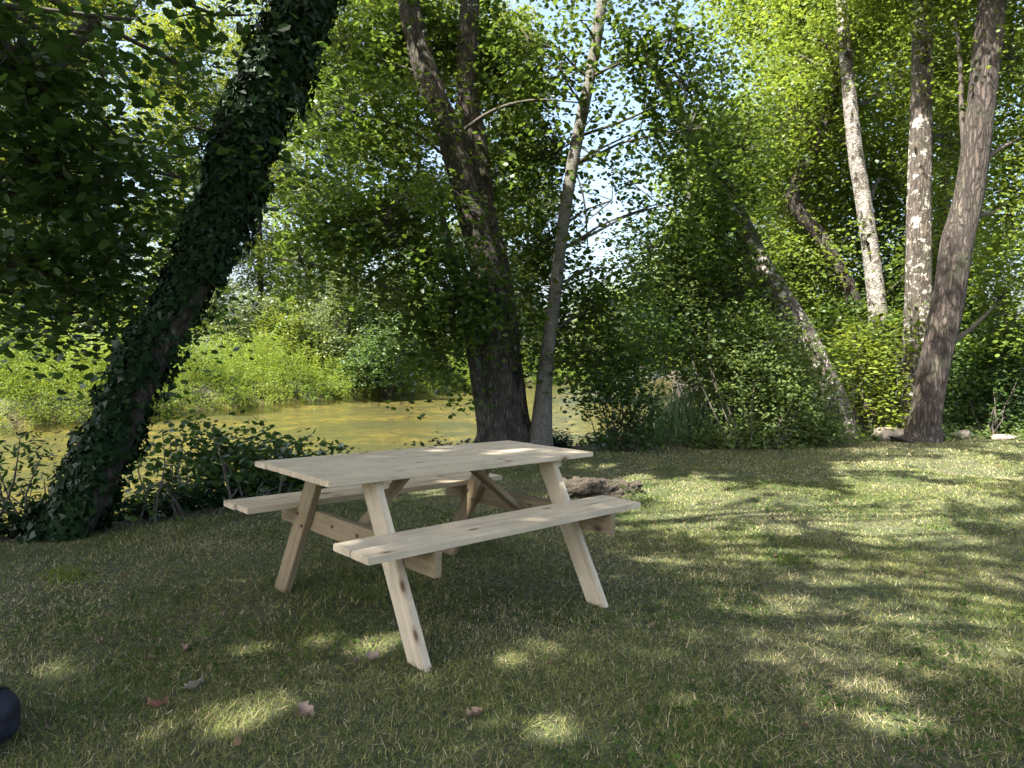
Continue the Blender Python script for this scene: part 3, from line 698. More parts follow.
# ------------------------------------------------------------------ many-stemmed alder behind the table
def alder_tree():
    rr = np.random.default_rng(41)
    d = 9.3
    b = at(510, 450, d)
    t = empty('alder_tree', (b[0], b[1], gz(b[0], b[1])), 'many stemmed alder standing on the bank right behind the table', 'tree')
    s1 = [(503, 462, 84, d), (502, 442, 58, d), (499, 410, 42, d), (493, 350, 36, d), (485, 270, 30, d), (469, 206, 27, d + .1), (449, 132, 25, d + .2), (432, 92, 24, d + .3), (412, 20, 22, d + .4), (395, -80, 16, d + .6), (380, -200, 9, d + .8)]
    s2 = [(524, 462, 56, d + .25), (518, 442, 42, d + .25), (511, 410, 34, d + .25), (506, 350, 31, d + .25), (497, 264, 25, d + .3), (486, 222, 23, d + .35), (476, 140, 21, d + .4), (467, 88, 20, d + .45), (469, 20, 19, d + .5), (475, -80, 15, d + .6), (480, -210, 8, d + .7)]
    s3 = [(492, 458, 26, d - .15), (484, 420, 17, d - .2), (474, 362, 13, d - .2), (466, 320, 11, d - .15), (455, 270, 9, d - .1), (440, 210, 6, d)]
    s4 = [(535, 462, 44, d), (540, 440, 26, d - .05), (543, 400, 18, d - .05), (546, 363, 15, d - .05), (555, 293, 13, d), (561, 240, 12, d), (574, 155, 12, d + .1), (591, 71, 11, d + .2), (599, 20, 11, d + .2), (612, -70, 8, d + .3), (622, -160, 4, d + .4)]
    for i, s in enumerate((s1, s2, s3)): put_tube('trunk', [resample(px_path(s), 30)], M['bark'], t, 16, .07, 50 + i)
    o = put_tube('trunk', [resample(px_path(s4), 30)], M['bark_smooth'], t, 12, .03, 55); o['label'] = 'slender smooth grey stem'
    lf = .074
    A = lambda L_: [pxblob(*q, lf) for q in L_]
    bl = A([(450, 290, 8.7, 42, 52, .35, 3.2), (436, 350, 8.7, 26, 40, .3, 2.2), (505, 300, 9.1, 24, 34, .25, 1.0), (465, 245, 9.0, 30, 30, .3, .7), (525, 345, 9.5, 18, 26, .25, 1.2),
            (380, 230, 8.4, 64, 52, .5, 2.2), (330, 200, 8.2, 46, 46, .5, 1.7), (385, 300, 9.0, 44, 28, .4, .9), (300, 260, 8.0, 32, 34, .4, 1.3),
            (350, 110, 9.0, 60, 46, .5, 1.5), (400, 190, 9.0, 40, 46, .4, 1.8), (380, 40, 10.2, 70, 40, .5, 2.2), (450, 30, 10.2, 60, 36, .5, 2.2), (500, 70, 10.2, 50, 50, .5, 2.0), (520, 170, 10.0, 40, 60, .5, 2.0), (445, 110, 9.0, 30, 44, .25, .3), (465, 200, 9.0, 26, 30, .2, .7), (400, 120, 9.2, 30, 40, .3, 1.1), (580, 20, 9.2, 60, 26, .4, 2.0), (340, 40, 9.4, 40, 40, .4, 1.4),
            (560, 70, 9.0, 54, 50, .5, 2.2), (560, 150, 9.8, 44, 44, .4, 1.6), (625, 60, 9.2, 60, 46, .6, 2.8), (640, 130, 9.2, 56, 44, .5, 2.4), (590, 120, 9.0, 34, 50, .25, 1.4), (530, 40, 9.2, 34, 36, .3, 1.4), (670, 40, 9.4, 46, 36, .4, 2.2), (690, 130, 9.4, 44, 50, .5, 2.2), (550, 240, 9.9, 40, 40, .4, 1.5), (530, 290, 10, 44, 36, .4, 1.4),
            (600, 310, 9.6, 44, 36, .4, 2.2), (640, 285, 9.6, 40, 26, .4, 1.2), (590, 350, 9.5, 40, 26, .3, 1.8), (612, 200, 9.5, 50, 44, .4, 1.9), (655, 205, 9.6, 36, 50, .4, 2.2), (610, 268, 9.6, 44, 24, .3, 1.8), (590, 160, 9.8, 30, 40, .3, 1.2), (690, 90, 9.6, 44, 50, .5, 1.8), (690, 200, 9.9, 40, 46, .5, 1.3)])
    nl = len(bl)
    for cx in (-3, -1, 1, 2.6):
        for cy in (8.6, 10.4):
            bl.append(((cx + rr.uniform(-.5, .5), cy + rr.uniform(-.5, .5), rr.uniform(7.4, 9)), (1.2, 1.1, .7), 3000))
    K, O = foliage('crown', bl, lf, 'alder', t, 'alder', 24, .27, rng=rr)
    stems = [resample(px_path(s), 30) for s in (s1, s2, s4)]
    limbs = []
    for i, q in enumerate(bl):
        c = np.array(q[0]); best = min(((np.linalg.norm(np.array(p) - c) + abs(p[2] - (c[2] - .5 * abs(p[0] - c[0]))), k, j) for k, st in enumerate(stems) for j, (p, r) in enumerate(st) if 5 < j < 29))
        p, r = stems[best[1]][best[2]]
        limbs.append(bent(p, c, min(.024, r * .5), .007, .05, 8, rr, .04))
    limbs.append(resample([(at(452, 140, 9.4), .028), (at(490, 112, 9.3), .022), (at(535, 100, 9.3), .016), (at(590, 104, 9.3), .008)], 12))
    limbs.append(resample([(at(575, 170, 9.4), .011), (at(584, 200, 9.3), .013), (at(588, 250, 9.3), .008)], 8))
    limbs.append(resample([(at(577, 145, 9.4), .012), (at(612, 168, 9.3), .009), (at(660, 205, 9.3), .005)], 8))
    limbs.append(resample([(at(497, 260, 9.6), .03), (at(470, 205, 9.5), .02), (at(380, 200, 9.0), .014), (at(320, 195, 8.6), .008)], 10))
    put_tube('branches', limbs + twig_paths(K[O < nl], O[O < nl], bl, .008, rr, .7), M['twig'], t, 5, .03)
alder_tree()

# ------------------------------------------------------------------ woodland on the right
def px_tree(name, label, rows, barkm, blobs, leaf, mat, seed, group=None, shape='alder', seg=14, per=26, spread=.3, rough=.05, extra=None, tadd=0):
    rr = np.random.default_rng(seed)
    path = px_path(rows); g = path[0][0].copy()
    zg = gz(g[0], g[1])
    path = [((g[0], g[1], zg - .12), path[0][1] * 1.25)] + path
    t = empty(name, (g[0], g[1], zg), label, 'tree', group)
    P = resample(path, 28)
    put_tube('trunk', [P], M[barkm], t, seg, rough, seed)
    bl = [pxblob(*q, leaf) if len(q) == 7 else q for q in blobs]
    K, O = foliage('crown', bl, leaf, mat, t, shape, per, spread, rng=rr, tadd=tadd)
    limbs = []
    for q in bl:
        c = np.array(q[0]); j = min(range(8, 28), key=lambda j: abs(P[j][0][2] - (c[2] - .4 * np.linalg.norm(P[j][0][:2] - c[:2]))))
        limbs.append(bent(P[j][0], c, min(.05, P[j][1] * .5), .012, .05, 8, rr, .05))
    for e in (extra or []): limbs.append(resample(px_path(e), 12))
    put_tube('branches', limbs + twig_paths(K, O, bl, .008, rr, .6), M['twig'], t, 5, .03)
    return t
px_tree('leaning_tree', 'tree leaning far left out of the big bush, trunk patched with sunlit bark',
        [(846, 448, 30, 11.2), (836, 405, 26, 11.2), (826, 384, 25, 11.25), (800, 330, 26, 11.3), (765, 275, 24, 11.4), (740, 222, 20, 11.5), (705, 150, 16, 11.6), (676, 110, 12, 11.7), (640, 40, 8, 11.8)], 'bark_sunfleck',
        [(740, 150, 11.4, 40, 50, .6, 1.2), (700, 240, 11.4, 54, 44, .5, 2.0), (740, 290, 11.0, 44, 44, .3, 2.2), (790, 340, 10.9, 26, 26, .25, 1.3), (720, 200, 11.1, 40, 34, .3, 1.8), (680, 140, 11.2, 36, 34, .3, 1.8), (660, 330, 11.3, 40, 40, .5, 1.9), (690, 290, 11.2, 44, 36, .5, 1.6), (650, 250, 11.6, 34, 40, .4, 1.0), (720, 70, 11.8, 26, 50, .5, .8)], .066, 'alder', 61, tadd=.15)
px_tree('crooked_tree', 'thin crooked tree with brown limbs between the leaning trunk and the white trunk',
        [(862, 420, 16, 14.5), (855, 312, 15, 14.5), (838, 268, 14, 14.5), (820, 238, 15, 14.5), (792, 196, 13, 14.5), (815, 150, 10, 14.4), (832, 100, 9, 14.3), (838, 60, 6, 14.3), (815, 36, 4, 14.3)], 'bark_brown',
        [(800, 120, 14.5, 60, 60, .8, 1.3), (820, 190, 15.6, 40, 50, .6, 1.0), (790, 200, 15, 40, 50, .8, 1.3), (790, 270, 15, 50, 44, .8, 1.8), (830, 60, 14.5, 50, 44, .8, 1.2), (830, 320, 15, 40, 34, .7, 1.4)], .075, 'wood_leaf', 62, seg=10,
        extra=[[(838, 60, 6, 14.3), (822, 66, 4, 14.2), (800, 56, 3, 14.2)]])
px_tree('white_barked_tree', 'slim tree with white sunlit trunk among yellow green leaves',
        [(880, 440, 22, 13.6), (879, 330, 19, 13.6), (872, 260, 16, 13.6), (864, 205, 15, 13.6), (855, 150, 14, 13.6), (850, 100, 13, 13.6), (842, 10, 10, 13.7), (838, -100, 7, 13.8)], 'bark_birch',
        [(848, 50, 13.3, 36, 50, .3, 1.3), (866, 240, 13.3, 22, 26, .2, .6), (872, 330, 13.3, 26, 26, .25, 1.2), (900, 80, 15.0, 40, 60, .6, 1.0), (890, 180, 15.6, 44, 50, .6, 1.3), (900, 260, 16.2, 44, 50, .6, 1.6), (850, 40, 16.2, 50, 40, .7, 1.2), (868, 300, 16.4, 44, 36, .6, 1.5), (840, -50, 16, 80, 60, 1.2, 1.8), (820, 130, 16.3, 50, 50, .7, 1.0)], .075, 'wood_leaf', 63)
px_tree('straight_tree', 'straight upright tree with sun flecks painted in its bark just behind the curved right trunk',
        [(914, 436, 30, 11.9), (916, 380, 27, 11.9), (918, 300, 25, 11.9), (919, 200, 22, 11.9), (920, 150, 21, 11.9), (921, 90, 18, 11.9), (922, 20, 17, 12), (924, -100, 12, 12), (926, -220, 7, 12)], 'bark_sunfleck',
        [(925, 40, 11.4, 30, 46, .25, .6), (918, 330, 11.5, 24, 40, .2, .5), (960, 60, 12.6, 44, 50, .6, 1.3), (950, 140, 12.8, 40, 40, .5, 1.2), (880, -40, 12.4, 90, 50, 1.0, 1.8), (970, -60, 12.4, 80, 50, 1.0, 1.8), (950, 240, 13, 36, 44, .4, 1.3)], .072, 'wood_leaf', 64)
px_tree('curved_tree', 'curved brown trunk at the right edge leaning out over the lawn',
        [(919, 450, 66, 10.7), (921, 441, 42, 10.7), (924, 428, 31, 10.7), (929, 395, 28, 10.7), (939, 345, 28, 10.7), (950, 290, 29, 10.7), (957, 245, 29, 10.7), (969, 196, 26, 10.7), (979, 122, 25, 10.65), (988, 40, 25, 10.6), (998, -60, 20, 10.5), (1010, -180, 12, 10.4)], 'bark_brown',
        [(1010, 60, 10.9, 40, 60, .5, .9), (1010, 200, 11.2, 24, 60, .4, 1.4), (1000, 300, 11.6, 30, 50, .4, 1.6), (1030, -50, 10.6, 80, 60, 1.2, 1.8), (960, -120, 10.6, 90, 60, 1.2, 1.8), (1040, 130, 11, 30, 80, .5, 1.6)], .07, 'wood_leaf', 65, rough=.06,
        extra=[[(968, 196, 6, 10.7), (962, 120, 5, 10.8), (960, 60, 4, 10.9), (955, 20, 3, 11)]])

GW = 'woodland trees behind the lawn on the right'
RW = np.random.default_rng(77)
for x, y, h, cr, n, tint, lab in [
        (7.2, 17.5, 13, 3.2, 15000, .1, 'leafy woodland tree directly behind the white barked tree'),
        (10.5, 17, 12, 3.2, 13000, 0, 'woodland tree at the right edge behind the curved trunk'),
        (5.9, 20.5, 8.0, 2.4, 10000, .1, 'rounded yellow green tree behind the leaning trunk'),
        (9.6, 23, 16, 3.8, 15000, .05, 'tall woodland tree far back behind the straight trunk'),
        (13.4, 21, 14, 3.6, 13000, 0, 'tall woodland tree furthest right beyond the curved trunk'),
        (8.0, 27, 10.5, 3.0, 10000, .15, 'low distant woodland tree under the blue sky gap'),
        (12.8, 31, 18, 4.6, 14000, .1, 'highest distant crown behind the white and straight trunks'),
        (4.4, 32, 5.2, 2.6, 8000, 0, 'distant tree seen past the alder stems beside the water')]:
    auto_tree(x, y, h, cr, 'wood_leaf', 'bark_brown', .115, n, lab, GW, base=.10, name='woodland_tree', rng=RW, spread=.42, tadd=tint, gaps=False)

# ------------------------------------------------------------------ shrubs
def shrub(name, label, blobs, leaf, mat, seed, cat='shrub', shape='alder', per=22, spread=.2, foot=None, stems=9, group=None, gaps=False, tadd=0, flat=.6, droop=.35, stem_r=.012, frac=.2):
    rr = np.random.default_rng(seed)
    bl = [pxblob(*q, leaf) if len(q) == 7 else q for q in blobs]
    c = np.mean([b[0] for b in bl], axis=0) if foot is None else ground_at(*foot)
    z = gz(c[0], c[1]); t = empty(name, (c[0], c[1], z), label, cat, group)
    K, O = foliage('foliage', bl, leaf, mat, t, shape, per, spread, gaps, rng=rr, tadd=tadd, flat=flat, droop=droop)
    paths = []
    for i in rr.permutation(len(K))[:max(stems, int(len(K) * frac))]:
        e = K[i]; s = np.array([c[0] + rr.normal() * .12 + .25 * (e[0] - c[0]), c[1] + rr.normal() * .12 + .25 * (e[1] - c[1]), 0]); s[2] = gz(s[0], s[1]) - .03
        paths.append(bent(s, e, stem_r, .003, .06, 7, rr, .05))
    put_tube('stems', paths, M['twig'], t, 5, .02)
    return t
shrub('waterside_shrub', 'dark leafy sapling bush at the water edge right of the alder',
      [(612, 370, 9.9, 36, 30, .3, 1.9), (632, 410, 9.9, 26, 36, .25, 1.8), (618, 440, 9.8, 30, 10, .25, 1.3), (595, 395, 9.8, 16, 22, .2, .8), (655, 330, 10.2, 30, 34, .3, 1.6)], .062, 'shrub', 81, foot=(628, 450), per=16, frac=.06)
shrub('large_bush', 'largest rounded olive green bush around the foot of the leaning trunk',
      [(742, 395, 10.6, 50, 58, .6, 2.4), (790, 405, 10.5, 44, 48, .55, 2.6), (705, 350, 11.0, 40, 46, .6, 1.8), (770, 350, 10.8, 44, 44, .5, 1.5), (815, 432, 10.2, 26, 24, .3, 2.2), (745, 440, 10.0, 64, 18, .35, 3.0), (660, 300, 11.2, 26, 34, .3, 1.0), (680, 300, 11.2, 34, 44, .4, 1.6)], .058, 'olive', 82, foot=(760, 452), per=30, stems=6, tadd=.15, frac=.02)
shrub('yellow_green_bush', 'bright yellow green young bush between the leaning and straight trunks',
      [(868, 375, 11.4, 34, 26, .3, 1.4), (888, 400, 11.3, 28, 24, .3, 1.4), (850, 345, 11.6, 26, 24, .3, 1.2), (880, 340, 11.6, 26, 16, .25, 1.0), (885, 425, 11.3, 24, 12, .25, 1.0)], .07, 'yellow', 83, foot=(878, 436), per=18, flat=1.4)
shrub('edge_bush', 'dark green bush right of the curved trunk at the lawn edge',
      [(978, 380, 12.0, 36, 52, .5, 2.6), (1015, 370, 12.0, 34, 62, .5, 2.6), (960, 420, 11.9, 22, 20, .4, 2.0), (1000, 430, 11.8, 30, 16, .4, 1.8)], .066, 'shrub', 84, foot=(985, 438), stems=5, frac=.02)
shrub('inner_bush', 'shaded bush behind the straight trunk',
      [(905, 350, 13.4, 50, 50, .5, 2.0), (842, 330, 14.2, 40, 34, .4, 1.5), (930, 290, 13.6, 40, 50, .5, 1.8), (830, 380, 12.8, 34, 44, .5, 2.0), (960, 330, 13.5, 40, 60, .5, 2)], .07, 'alder', 85, stems=16, tadd=.1)
shrub('leafy_bush', 'dark broad leaved bush directly behind the left bench end',
      [(255, 462, 6.6, 54, 34, .4, 2.5), (215, 490, 6.1, 40, 34, .35, 2.4), (300, 456, 7.0, 36, 20, .3, 2.3), (300, 480, 6.7, 36, 16, .3, 2.2), (232, 432, 6.8, 26, 14, .3, .7), (200, 445, 6.6, 34, 24, .3, .9), (270, 500, 6.2, 44, 20, .3, 3.0), (322, 446, 7.1, 14, 12, .2, .9)], .066, 'shrub', 86, foot=(240, 520), per=14, spread=.16, shape='alder', frac=.06)
shrub('twiggy_bush', 'thin twiggy bush over the water between the ivy trunk and broad leaved bush',
      [(165, 450, 6.2, 40, 34, .3, .7), (170, 500, 5.8, 40, 24, .3, 1.4), (130, 515, 5.3, 34, 22, .25, 1.6), (185, 420, 6.4, 30, 20, .3, .5)], .06, 'shrub', 87, foot=(160, 535), per=10, spread=.16, frac=.08, stem_r=.008)
shrub('frond_plant', 'dark frond plant left of the ivy trunk at the picture edge',
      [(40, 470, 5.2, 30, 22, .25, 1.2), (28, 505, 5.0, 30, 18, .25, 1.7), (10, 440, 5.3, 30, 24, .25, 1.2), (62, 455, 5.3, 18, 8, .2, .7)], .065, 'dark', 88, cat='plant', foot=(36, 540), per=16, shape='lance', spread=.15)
shrub('bank_bush', 'low dark bush beside the water under the table edge',
      [(215, 520, 5.7, 50, 16, .3, 3.2), (290, 495, 6.4, 44, 14, .3, 2.6), (130, 535, 5.25, 44, 16, .25, 3.2), (165, 500, 6.0, 30, 24, .3, 2.0)], .055, 'shrub', 89, foot=(215, 530), per=12, spread=.12, shape='lance', stem_r=.006)

# reeds
def reeds():
    rr = np.random.default_rng(91)
    g = at(690, 440, 10.9); z = gz(g[0], g[1]); t = empty('reed_clump', (g[0], g[1], z), 'pale upright reed clump by the water left of the big bush', 'reeds')
    n = 900; V = []; 
    a = rr.normal(size=(n, 2)) * np.array([.42, .3]); x = g[0] + a[:, 0]; y = g[1] + a[:, 1]; zz = terrain(x, y)
    h = rr.uniform(.45, 1.05, n); ln = rr.normal(size=(n, 2)) * .16
    w = rr.uniform(.006, .011, n); az = rr.uniform(0, np.pi, n); sd = np.stack([np.cos(az) * w, np.sin(az) * w, 0 * w], -1)
    P = np.stack([x, y, zz - .02], -1); Mid = P + np.stack([ln[:, 0] * .35, ln[:, 1] * .35, h * .6], -1); T = P + np.stack([ln[:, 0] * 1.3, ln[:, 1] * 1.3, h], -1)
    V = np.stack([P - sd, P + sd, Mid + sd * .8, Mid - sd * .8, T - sd * .1, T + sd * .1], 1).reshape(-1, 3)
    I = (np.arange(n)[:, None, None] * 6 + np.array([(0, 1, 2, 3), (3, 2, 5, 4)])[None]).reshape(-1)
    link('blades', np_mesh('blades', V, 4, I, tint=np.repeat(rr.random(n), 2)), M['reed'], t)
reeds()

# ------------------------------------------------------------------ far bank
def far_herbs():
    rr = np.random.default_rng(101)
    CC, TT, SS = [], [], []; pk = []
    for k in range(5200):
        i = rr.integers(0, 5) + 2; a, b = FAR_EDGE[i], FAR_EDGE[i + 1] if i + 1 < len(FAR_EDGE) else FAR_EDGE[i]
        if i > 6: continue
        p = a + (b - a) * rr.random(); nrm = np.array([-(b - a)[1], (b - a)[0]]); nrm /= np.linalg.norm(nrm)
        dd = abs(rr.normal()) * 3.4 - .35; p = p + nrm * dd
        pk.append((p, dd))
    zk = terrain(np.array([p[0] for p, d in pk]), np.array([p[1] for p, d in pk]))
    for (p, dd), z in zip(pk, zk):
        hh = rr.uniform(.5, 1.45) * (.7 + .35 * max(0, min(dd, 3.5))) * (.6 + .8 * float(vnoise(np.array([p[0] * .6]), np.array([p[1] * .6]))[0]))
        m = int(26 + 26 * hh)
        f = rr.random(m)
        c = np.stack([p[0] + rr.normal(size=m) * .09, p[1] + rr.normal(size=m) * .09, z + f * hh], -1)
        CC.append(c); TT.append(np.full(m, 1.5 * float(vnoise(np.array([p[0] * .45 + 5]), np.array([p[1] * .45]))[0]) - .3 + rr.uniform(-.2, .2)) + rr.normal(size=m) * .15); SS.append(np.full(m, p[1] / 24))
    C = np.concatenate(CC); T = np.concatenate(TT); S = np.concatenate(SS)
    me = leaf_mesh('riverbank_herbs', C, .085 * S * rr.uniform(.7, 1.3, len(C)), T, 'lance', flat=.3, droop=-.6, rng=rr)
    tag(link('riverbank_herbs', me, M['herb']), 'tall sunlit nettles and grasses along the far river bank', 'herbs', kind='stuff')
far_herbs()
GB = 'bushes along the far river bank'
for q, (px, d, w, h, mat, n, lab) in enumerate([
        (375, 33, 2.6, 4.0, 'shrub', 9000, 'dark rounded bush overhanging the far water edge'),
        (330, 34, 2.2, 5.2, 'willow', 8000, 'pale silvery willow bush on the far bank'),
        (400, 37, 2.4, 5.6, 'willow', 7000, 'pale willow bush partly hidden by the alder leaves'),
        (300, 33, 2.0, 3.6, 'far', 6000, 'sunlit green bush left of the willow bushes'),
        (245, 34, 2.4, 4.4, 'willow', 7000, 'greyish bush just right of the ivy trunk on the far bank'),
        (440, 44, 2.6, 4.2, 'far', 7000, 'green bush on the far bank left of the alder stems'),
        (140, 27, 1.8, 2.9, 'herb', 6000, 'light green bush left of the ivy trunk on the far bank'),
        (55, 24.5, 1.9, 2.5, 'herb', 6000, 'light green bush at the left edge on the far bank'),
        (560, 58, 3.2, 4.0, 'far', 6000, 'distant bush seen between the alder stems')]):
    p = at(px, 360, d); x, y = p[0], p[1]; z = gz(x, y)
    bl = [((x + RW.uniform(-.5, .5) * w, y + RW.uniform(-.4, .4) * w, z + h * f), (w * s_, w * s_, h * .26), n // 2) for f, s_ in ((.25, .62), (.4, .68), (.62, .56), (.82, .36))]
    shrub('far_bush', lab, bl, .10 if d < 30 else .125, mat, 110 + q, 'bush', 'diamond', 26, .28, group=GB, stems=12, stem_r=.03)
GT = 'tall trees beyond the river'
RF = np.random.default_rng(121)
for px, d, h, cr, n, mat, lab in [
        (20, 34, 20.4, 4.6, 22500, 'far', 'far tree at the left picture edge beyond the river'),
        (110, 40, 24, 4.6, 22500, 'far', 'far tree between the left edge and the ivy trunk'),
        (185, 36, 18, 3.6, 18000, 'far', 'smaller far tree just left of the ivy trunk top'),
        (262, 44, 22, 4.4, 21000, 'far', 'far tree showing immediately right of the ivy trunk'),
        (352, 46, 30, 5.2, 27000, 'wood_leaf', 'tall yellow lit tree in the gap between ivy trunk and alder'),
        (420, 54, 27.6, 5.6, 24000, 'far', 'tall far tree behind the left alder stem'),
        (490, 62, 31, 6.0, 24000, 'far', 'far tree behind the middle alder stems'),
        (528, 74, 34, 4.6, 21000, 'far', 'distant tree behind the slender grey alder stem'),
        (668, 60, 8, 4.0, 13500, 'far', 'distant low tree right of the slender grey stem'),
        (310, 62, 31, 6.0, 18000, 'far', 'hazy rear tree over the willow bushes'),
        (60, 56, 28, 6.0, 18000, 'far', 'rear tree at far left behind the front row')]:
    p = at(px, 355, d)
    auto_tree(p[0], p[1], h, cr, mat, 'bark_brown', .17 if d < 50 else .22, n, lab, GT, base=.10, name='far_tree', rng=RF, spread=.6, r0=.2)

# ------------------------------------------------------------------ bank litter and low growth (stuff)
lawn_weeds()
def low_growth():
    rr = np.random.default_rng(131)
    n = 26000
    x = rr.uniform(-6, 1.6, n); s0 = np.abs(rr.normal(size=n)) * .55 - .12
    y = edge_y(x) + s0 * 1.2
    k = (vnoise(x * 1.8, y * 1.8) > .38) & ~((x > -.6) & (y < 9.3) & False)
    x, y = x[k], y[k]; n = len(x); z = terrain(x, y)
    C = np.stack([x, y, z + np.abs(rr.normal(size=n)) * .10 + .01], -1)
    me = leaf_mesh('bank_undergrowth', C, .05 * rr.uniform(.6, 1.4, n), rr.random(n), 'ivy', flat=1.0, rng=rr)
    tag(link('bank_undergrowth', me, M['ivy']), 'low dark ground ivy and weeds along the near bank', 'undergrowth', kind='stuff')
    n = 9000
    x = rr.uniform(2, 13, n); y = 10.7 + np.abs(rr.normal(size=n)) * 1.4 + (fbm(x * 1.5, x * 0 + 3) - .5) * 1.0
    z = terrain(x, y); C = np.stack([x, y, z + np.abs(rr.normal(size=n)) * .09 + .01], -1)
    me = leaf_mesh('woodland_weeds', C, .06 * rr.uniform(.6, 1.4, n), rr.random(n), 'ivy', flat=.9, rng=rr)
    tag(link('woodland_weeds', me, M['olive']), 'low weeds along the back edge of the lawn under the trees', 'undergrowth', kind='stuff')
    n = 3500
    y = np.sqrt(rr.uniform(2 ** 2, 11 ** 2, n)); x = rr.uniform(-.8, .8, n) * y
    z, s, q = terrain(x, y, True); k = (s < .3) & ((rr.random(n) < .10) | (s > -.7)); x, y, z = x[k], y[k], z[k]; n = len(x)
    C = np.stack([x, y, z + .022], -1)
    me = leaf_mesh('leaf_litter', C, .030 * rr.uniform(.5, 1.3, n), rr.random(n), 'alder', flat=2.0, rng=rr)
    tag(link('leaf_litter', me, M['litter']), 'small brown fallen leaves and bits scattered on the ground', 'litter', kind='stuff')
low_growth()

# ------------------------------------------------------------------ small things
def blob_mesh(name, c, r, seed, sub=3, amp=.18, flat_bottom=True):
    bm = bmesh.new(); bmesh.ops.create_icosphere(bm, subdivisions=sub, radius=1)
    rs = random.Random(seed); ph = [Vector((rs.uniform(-3, 3), rs.uniform(-3, 3), rs.uniform(-3, 3))) for _ in range(6)]
    for v in bm.verts:
        n = v.co.normalized(); k = 1 + amp * sum(math.sin(n.dot(p) * (1 + i * .5) + i) for i, p in enumerate(ph)) / 3
        v.co = Vector((n.x * r[0] * k, n.y * r[1] * k, n.z * r[2] * k)) + Vector(c)
    for f in bm.faces: f.smooth = True
    me = bpy.data.meshes.new(name); bm.to_mesh(me); bm.free(); return me
GS = 'stones at the lawn edge under the right hand trees'
for q, (px, py, w, h, lab) in enumerate([(890, 440, 34, 12, 'pale broad stone left of the curved trunk'), (962, 440, 18, 9, 'small grey stone right of the curved trunk'),
                                         (1003, 440, 26, 7, 'flat stone near the right picture edge'), (942, 441, 9, 5, 'tiny stone touching the foot of the curved trunk'), (850, 442, 16, 8, 'rough stone beside the foot of the leaning trunk')]):
    g = at(px, py, 10.9); z = gz(g[0], g[1]); k = 10.9 / F
    o = link('stone', blob_mesh('stone', (0, 0, 0), (w * k / 2, w * k * .4, h * k * .62), 200 + q), M['stone']); o.location = (g[0], g[1], z + h * k * .3)
    tag(o, lab, 'stone', GS)

def curled_leaf(name, px, py, size, colr, label, seed, rot):
    g = ground_at(px, py); rs = np.random.default_rng(seed)
    n, m = 9, 7; V = []
    for i in range(n):
        s = i / (n - 1) * 2 - 1
        hw = .36 * (1 - abs(s) ** 1.7) ** .9 * (1 + .35 * math.sin(i * 2.6 + seed)) + .01
        for j in range(m):
            w = j / (m - 1) * 2 - 1
            V.append((s * size * .5, w * hw * size * .8, size * (.30 * (w + .3 * math.sin(seed)) ** 2 + .14 * s * s + .09 * math.sin(5 * s + 3 * w + seed))))
    I = [(i * m + j, (i + 1) * m + j, (i + 1) * m + j + 1, i * m + j + 1) for i in range(n - 1) for j in range(m - 1)]
    me = np_mesh(name, np.array(V), 4, np.array(I).ravel(), tint=np.full(len(I), .5), smooth=True)
    o = link(name, me, simple('dead_leaf_%d' % seed, colr, .8))
    o.location = (g[0], g[1], g[2] + .022); o.rotation_euler = (rs.uniform(-.2, .2), rs.uniform(-.2, .2), rot)
    tag(o, label, 'fallen leaf', 'large dry leaves lying on the lawn')
for q, a in enumerate([(158, 713, .075, (.22, .11, .075), 'reddish brown curled dry leaf on the dark grass at lower left', .3), (195, 693, .085, (.30, .25, .19), 'pale grey dry leaf just above the reddish leaf', .9),
          (306, 720, .08, (.28, .21, .17), 'pale folded dry leaf right of the lower sun patch', -.4), (373, 664, .06, (.26, .21, .16), 'long thin pale leaf left of the front leg foot', .1),
          (356, 667, .04, (.17, .13, .10), 'small dark leaf beside the long pale leaf', 1.2), (474, 722, .075, (.24, .17, .12), 'tan dry leaf at the bottom below the front leg', .5),
          (185, 655, .06, (.20, .13, .10), 'brown flat leaf above the pale grey leaf', -.8), (550, 668, .03, (.30, .16, .12), 'tiny reddish leaf right of the front leg foot', .2), (100, 648, .05, (.22, .17, .12), 'dull brown leaf near the left picture edge', 2.0)]):
    curled_leaf('dry_leaf', a[0], a[1], a[2] * .85, a[3], a[4], 300 + q, a[5])

def tuft(px, py, n, h, label, seed, mat='herb', rad=.09):
    g = ground_at(px, py); rr = np.random.default_rng(seed)
    a = rr.normal(size=(n, 2)) * rad; x, y = g[0] + a[:, 0], g[1] + a[:, 1]; z = terrain(x, y)
    hh = rr.uniform(.4, 1, n) * h; ln = rr.normal(size=(n, 2)) * h * .6; w = rr.uniform(.002, .005, n); az = rr.uniform(0, np.pi, n); sd = np.stack([np.cos(az) * w, np.sin(az) * w, 0 * w], -1)
    P = np.stack([x, y, z - .005], -1); T = P + np.stack([ln[:, 0], ln[:, 1], hh], -1)
    V = np.stack([P - sd, P + sd, T], 1).reshape(-1, 3)
    tag(link('grass_tuft', np_mesh('grass_tuft', V, 3, np.arange(3 * n), tint=rr.random(n)), M[mat]), label, 'grass tuft', 'taller tufts of grass in the lawn')
tuft(72, 577, 160, .08, 'bright green grass tuft by the ivy trunk foot', 1)
tuft(110, 700, 240, .05, 'green weedy tuft in the dark grass at lower left', 2, 'shrub', .10)
tuft(640, 488, 260, .10, 'longer grass tuft right of the brown soil mound', 3, 'olive', .16)
tuft(622, 492, 1500, .05, 'grass growing over the brown soil mound', 5, 'olive', .24)
tuft(785, 562, 120, .05, 'yellowish grass tuft on the right part of the lawn', 4, 'herb', .07)

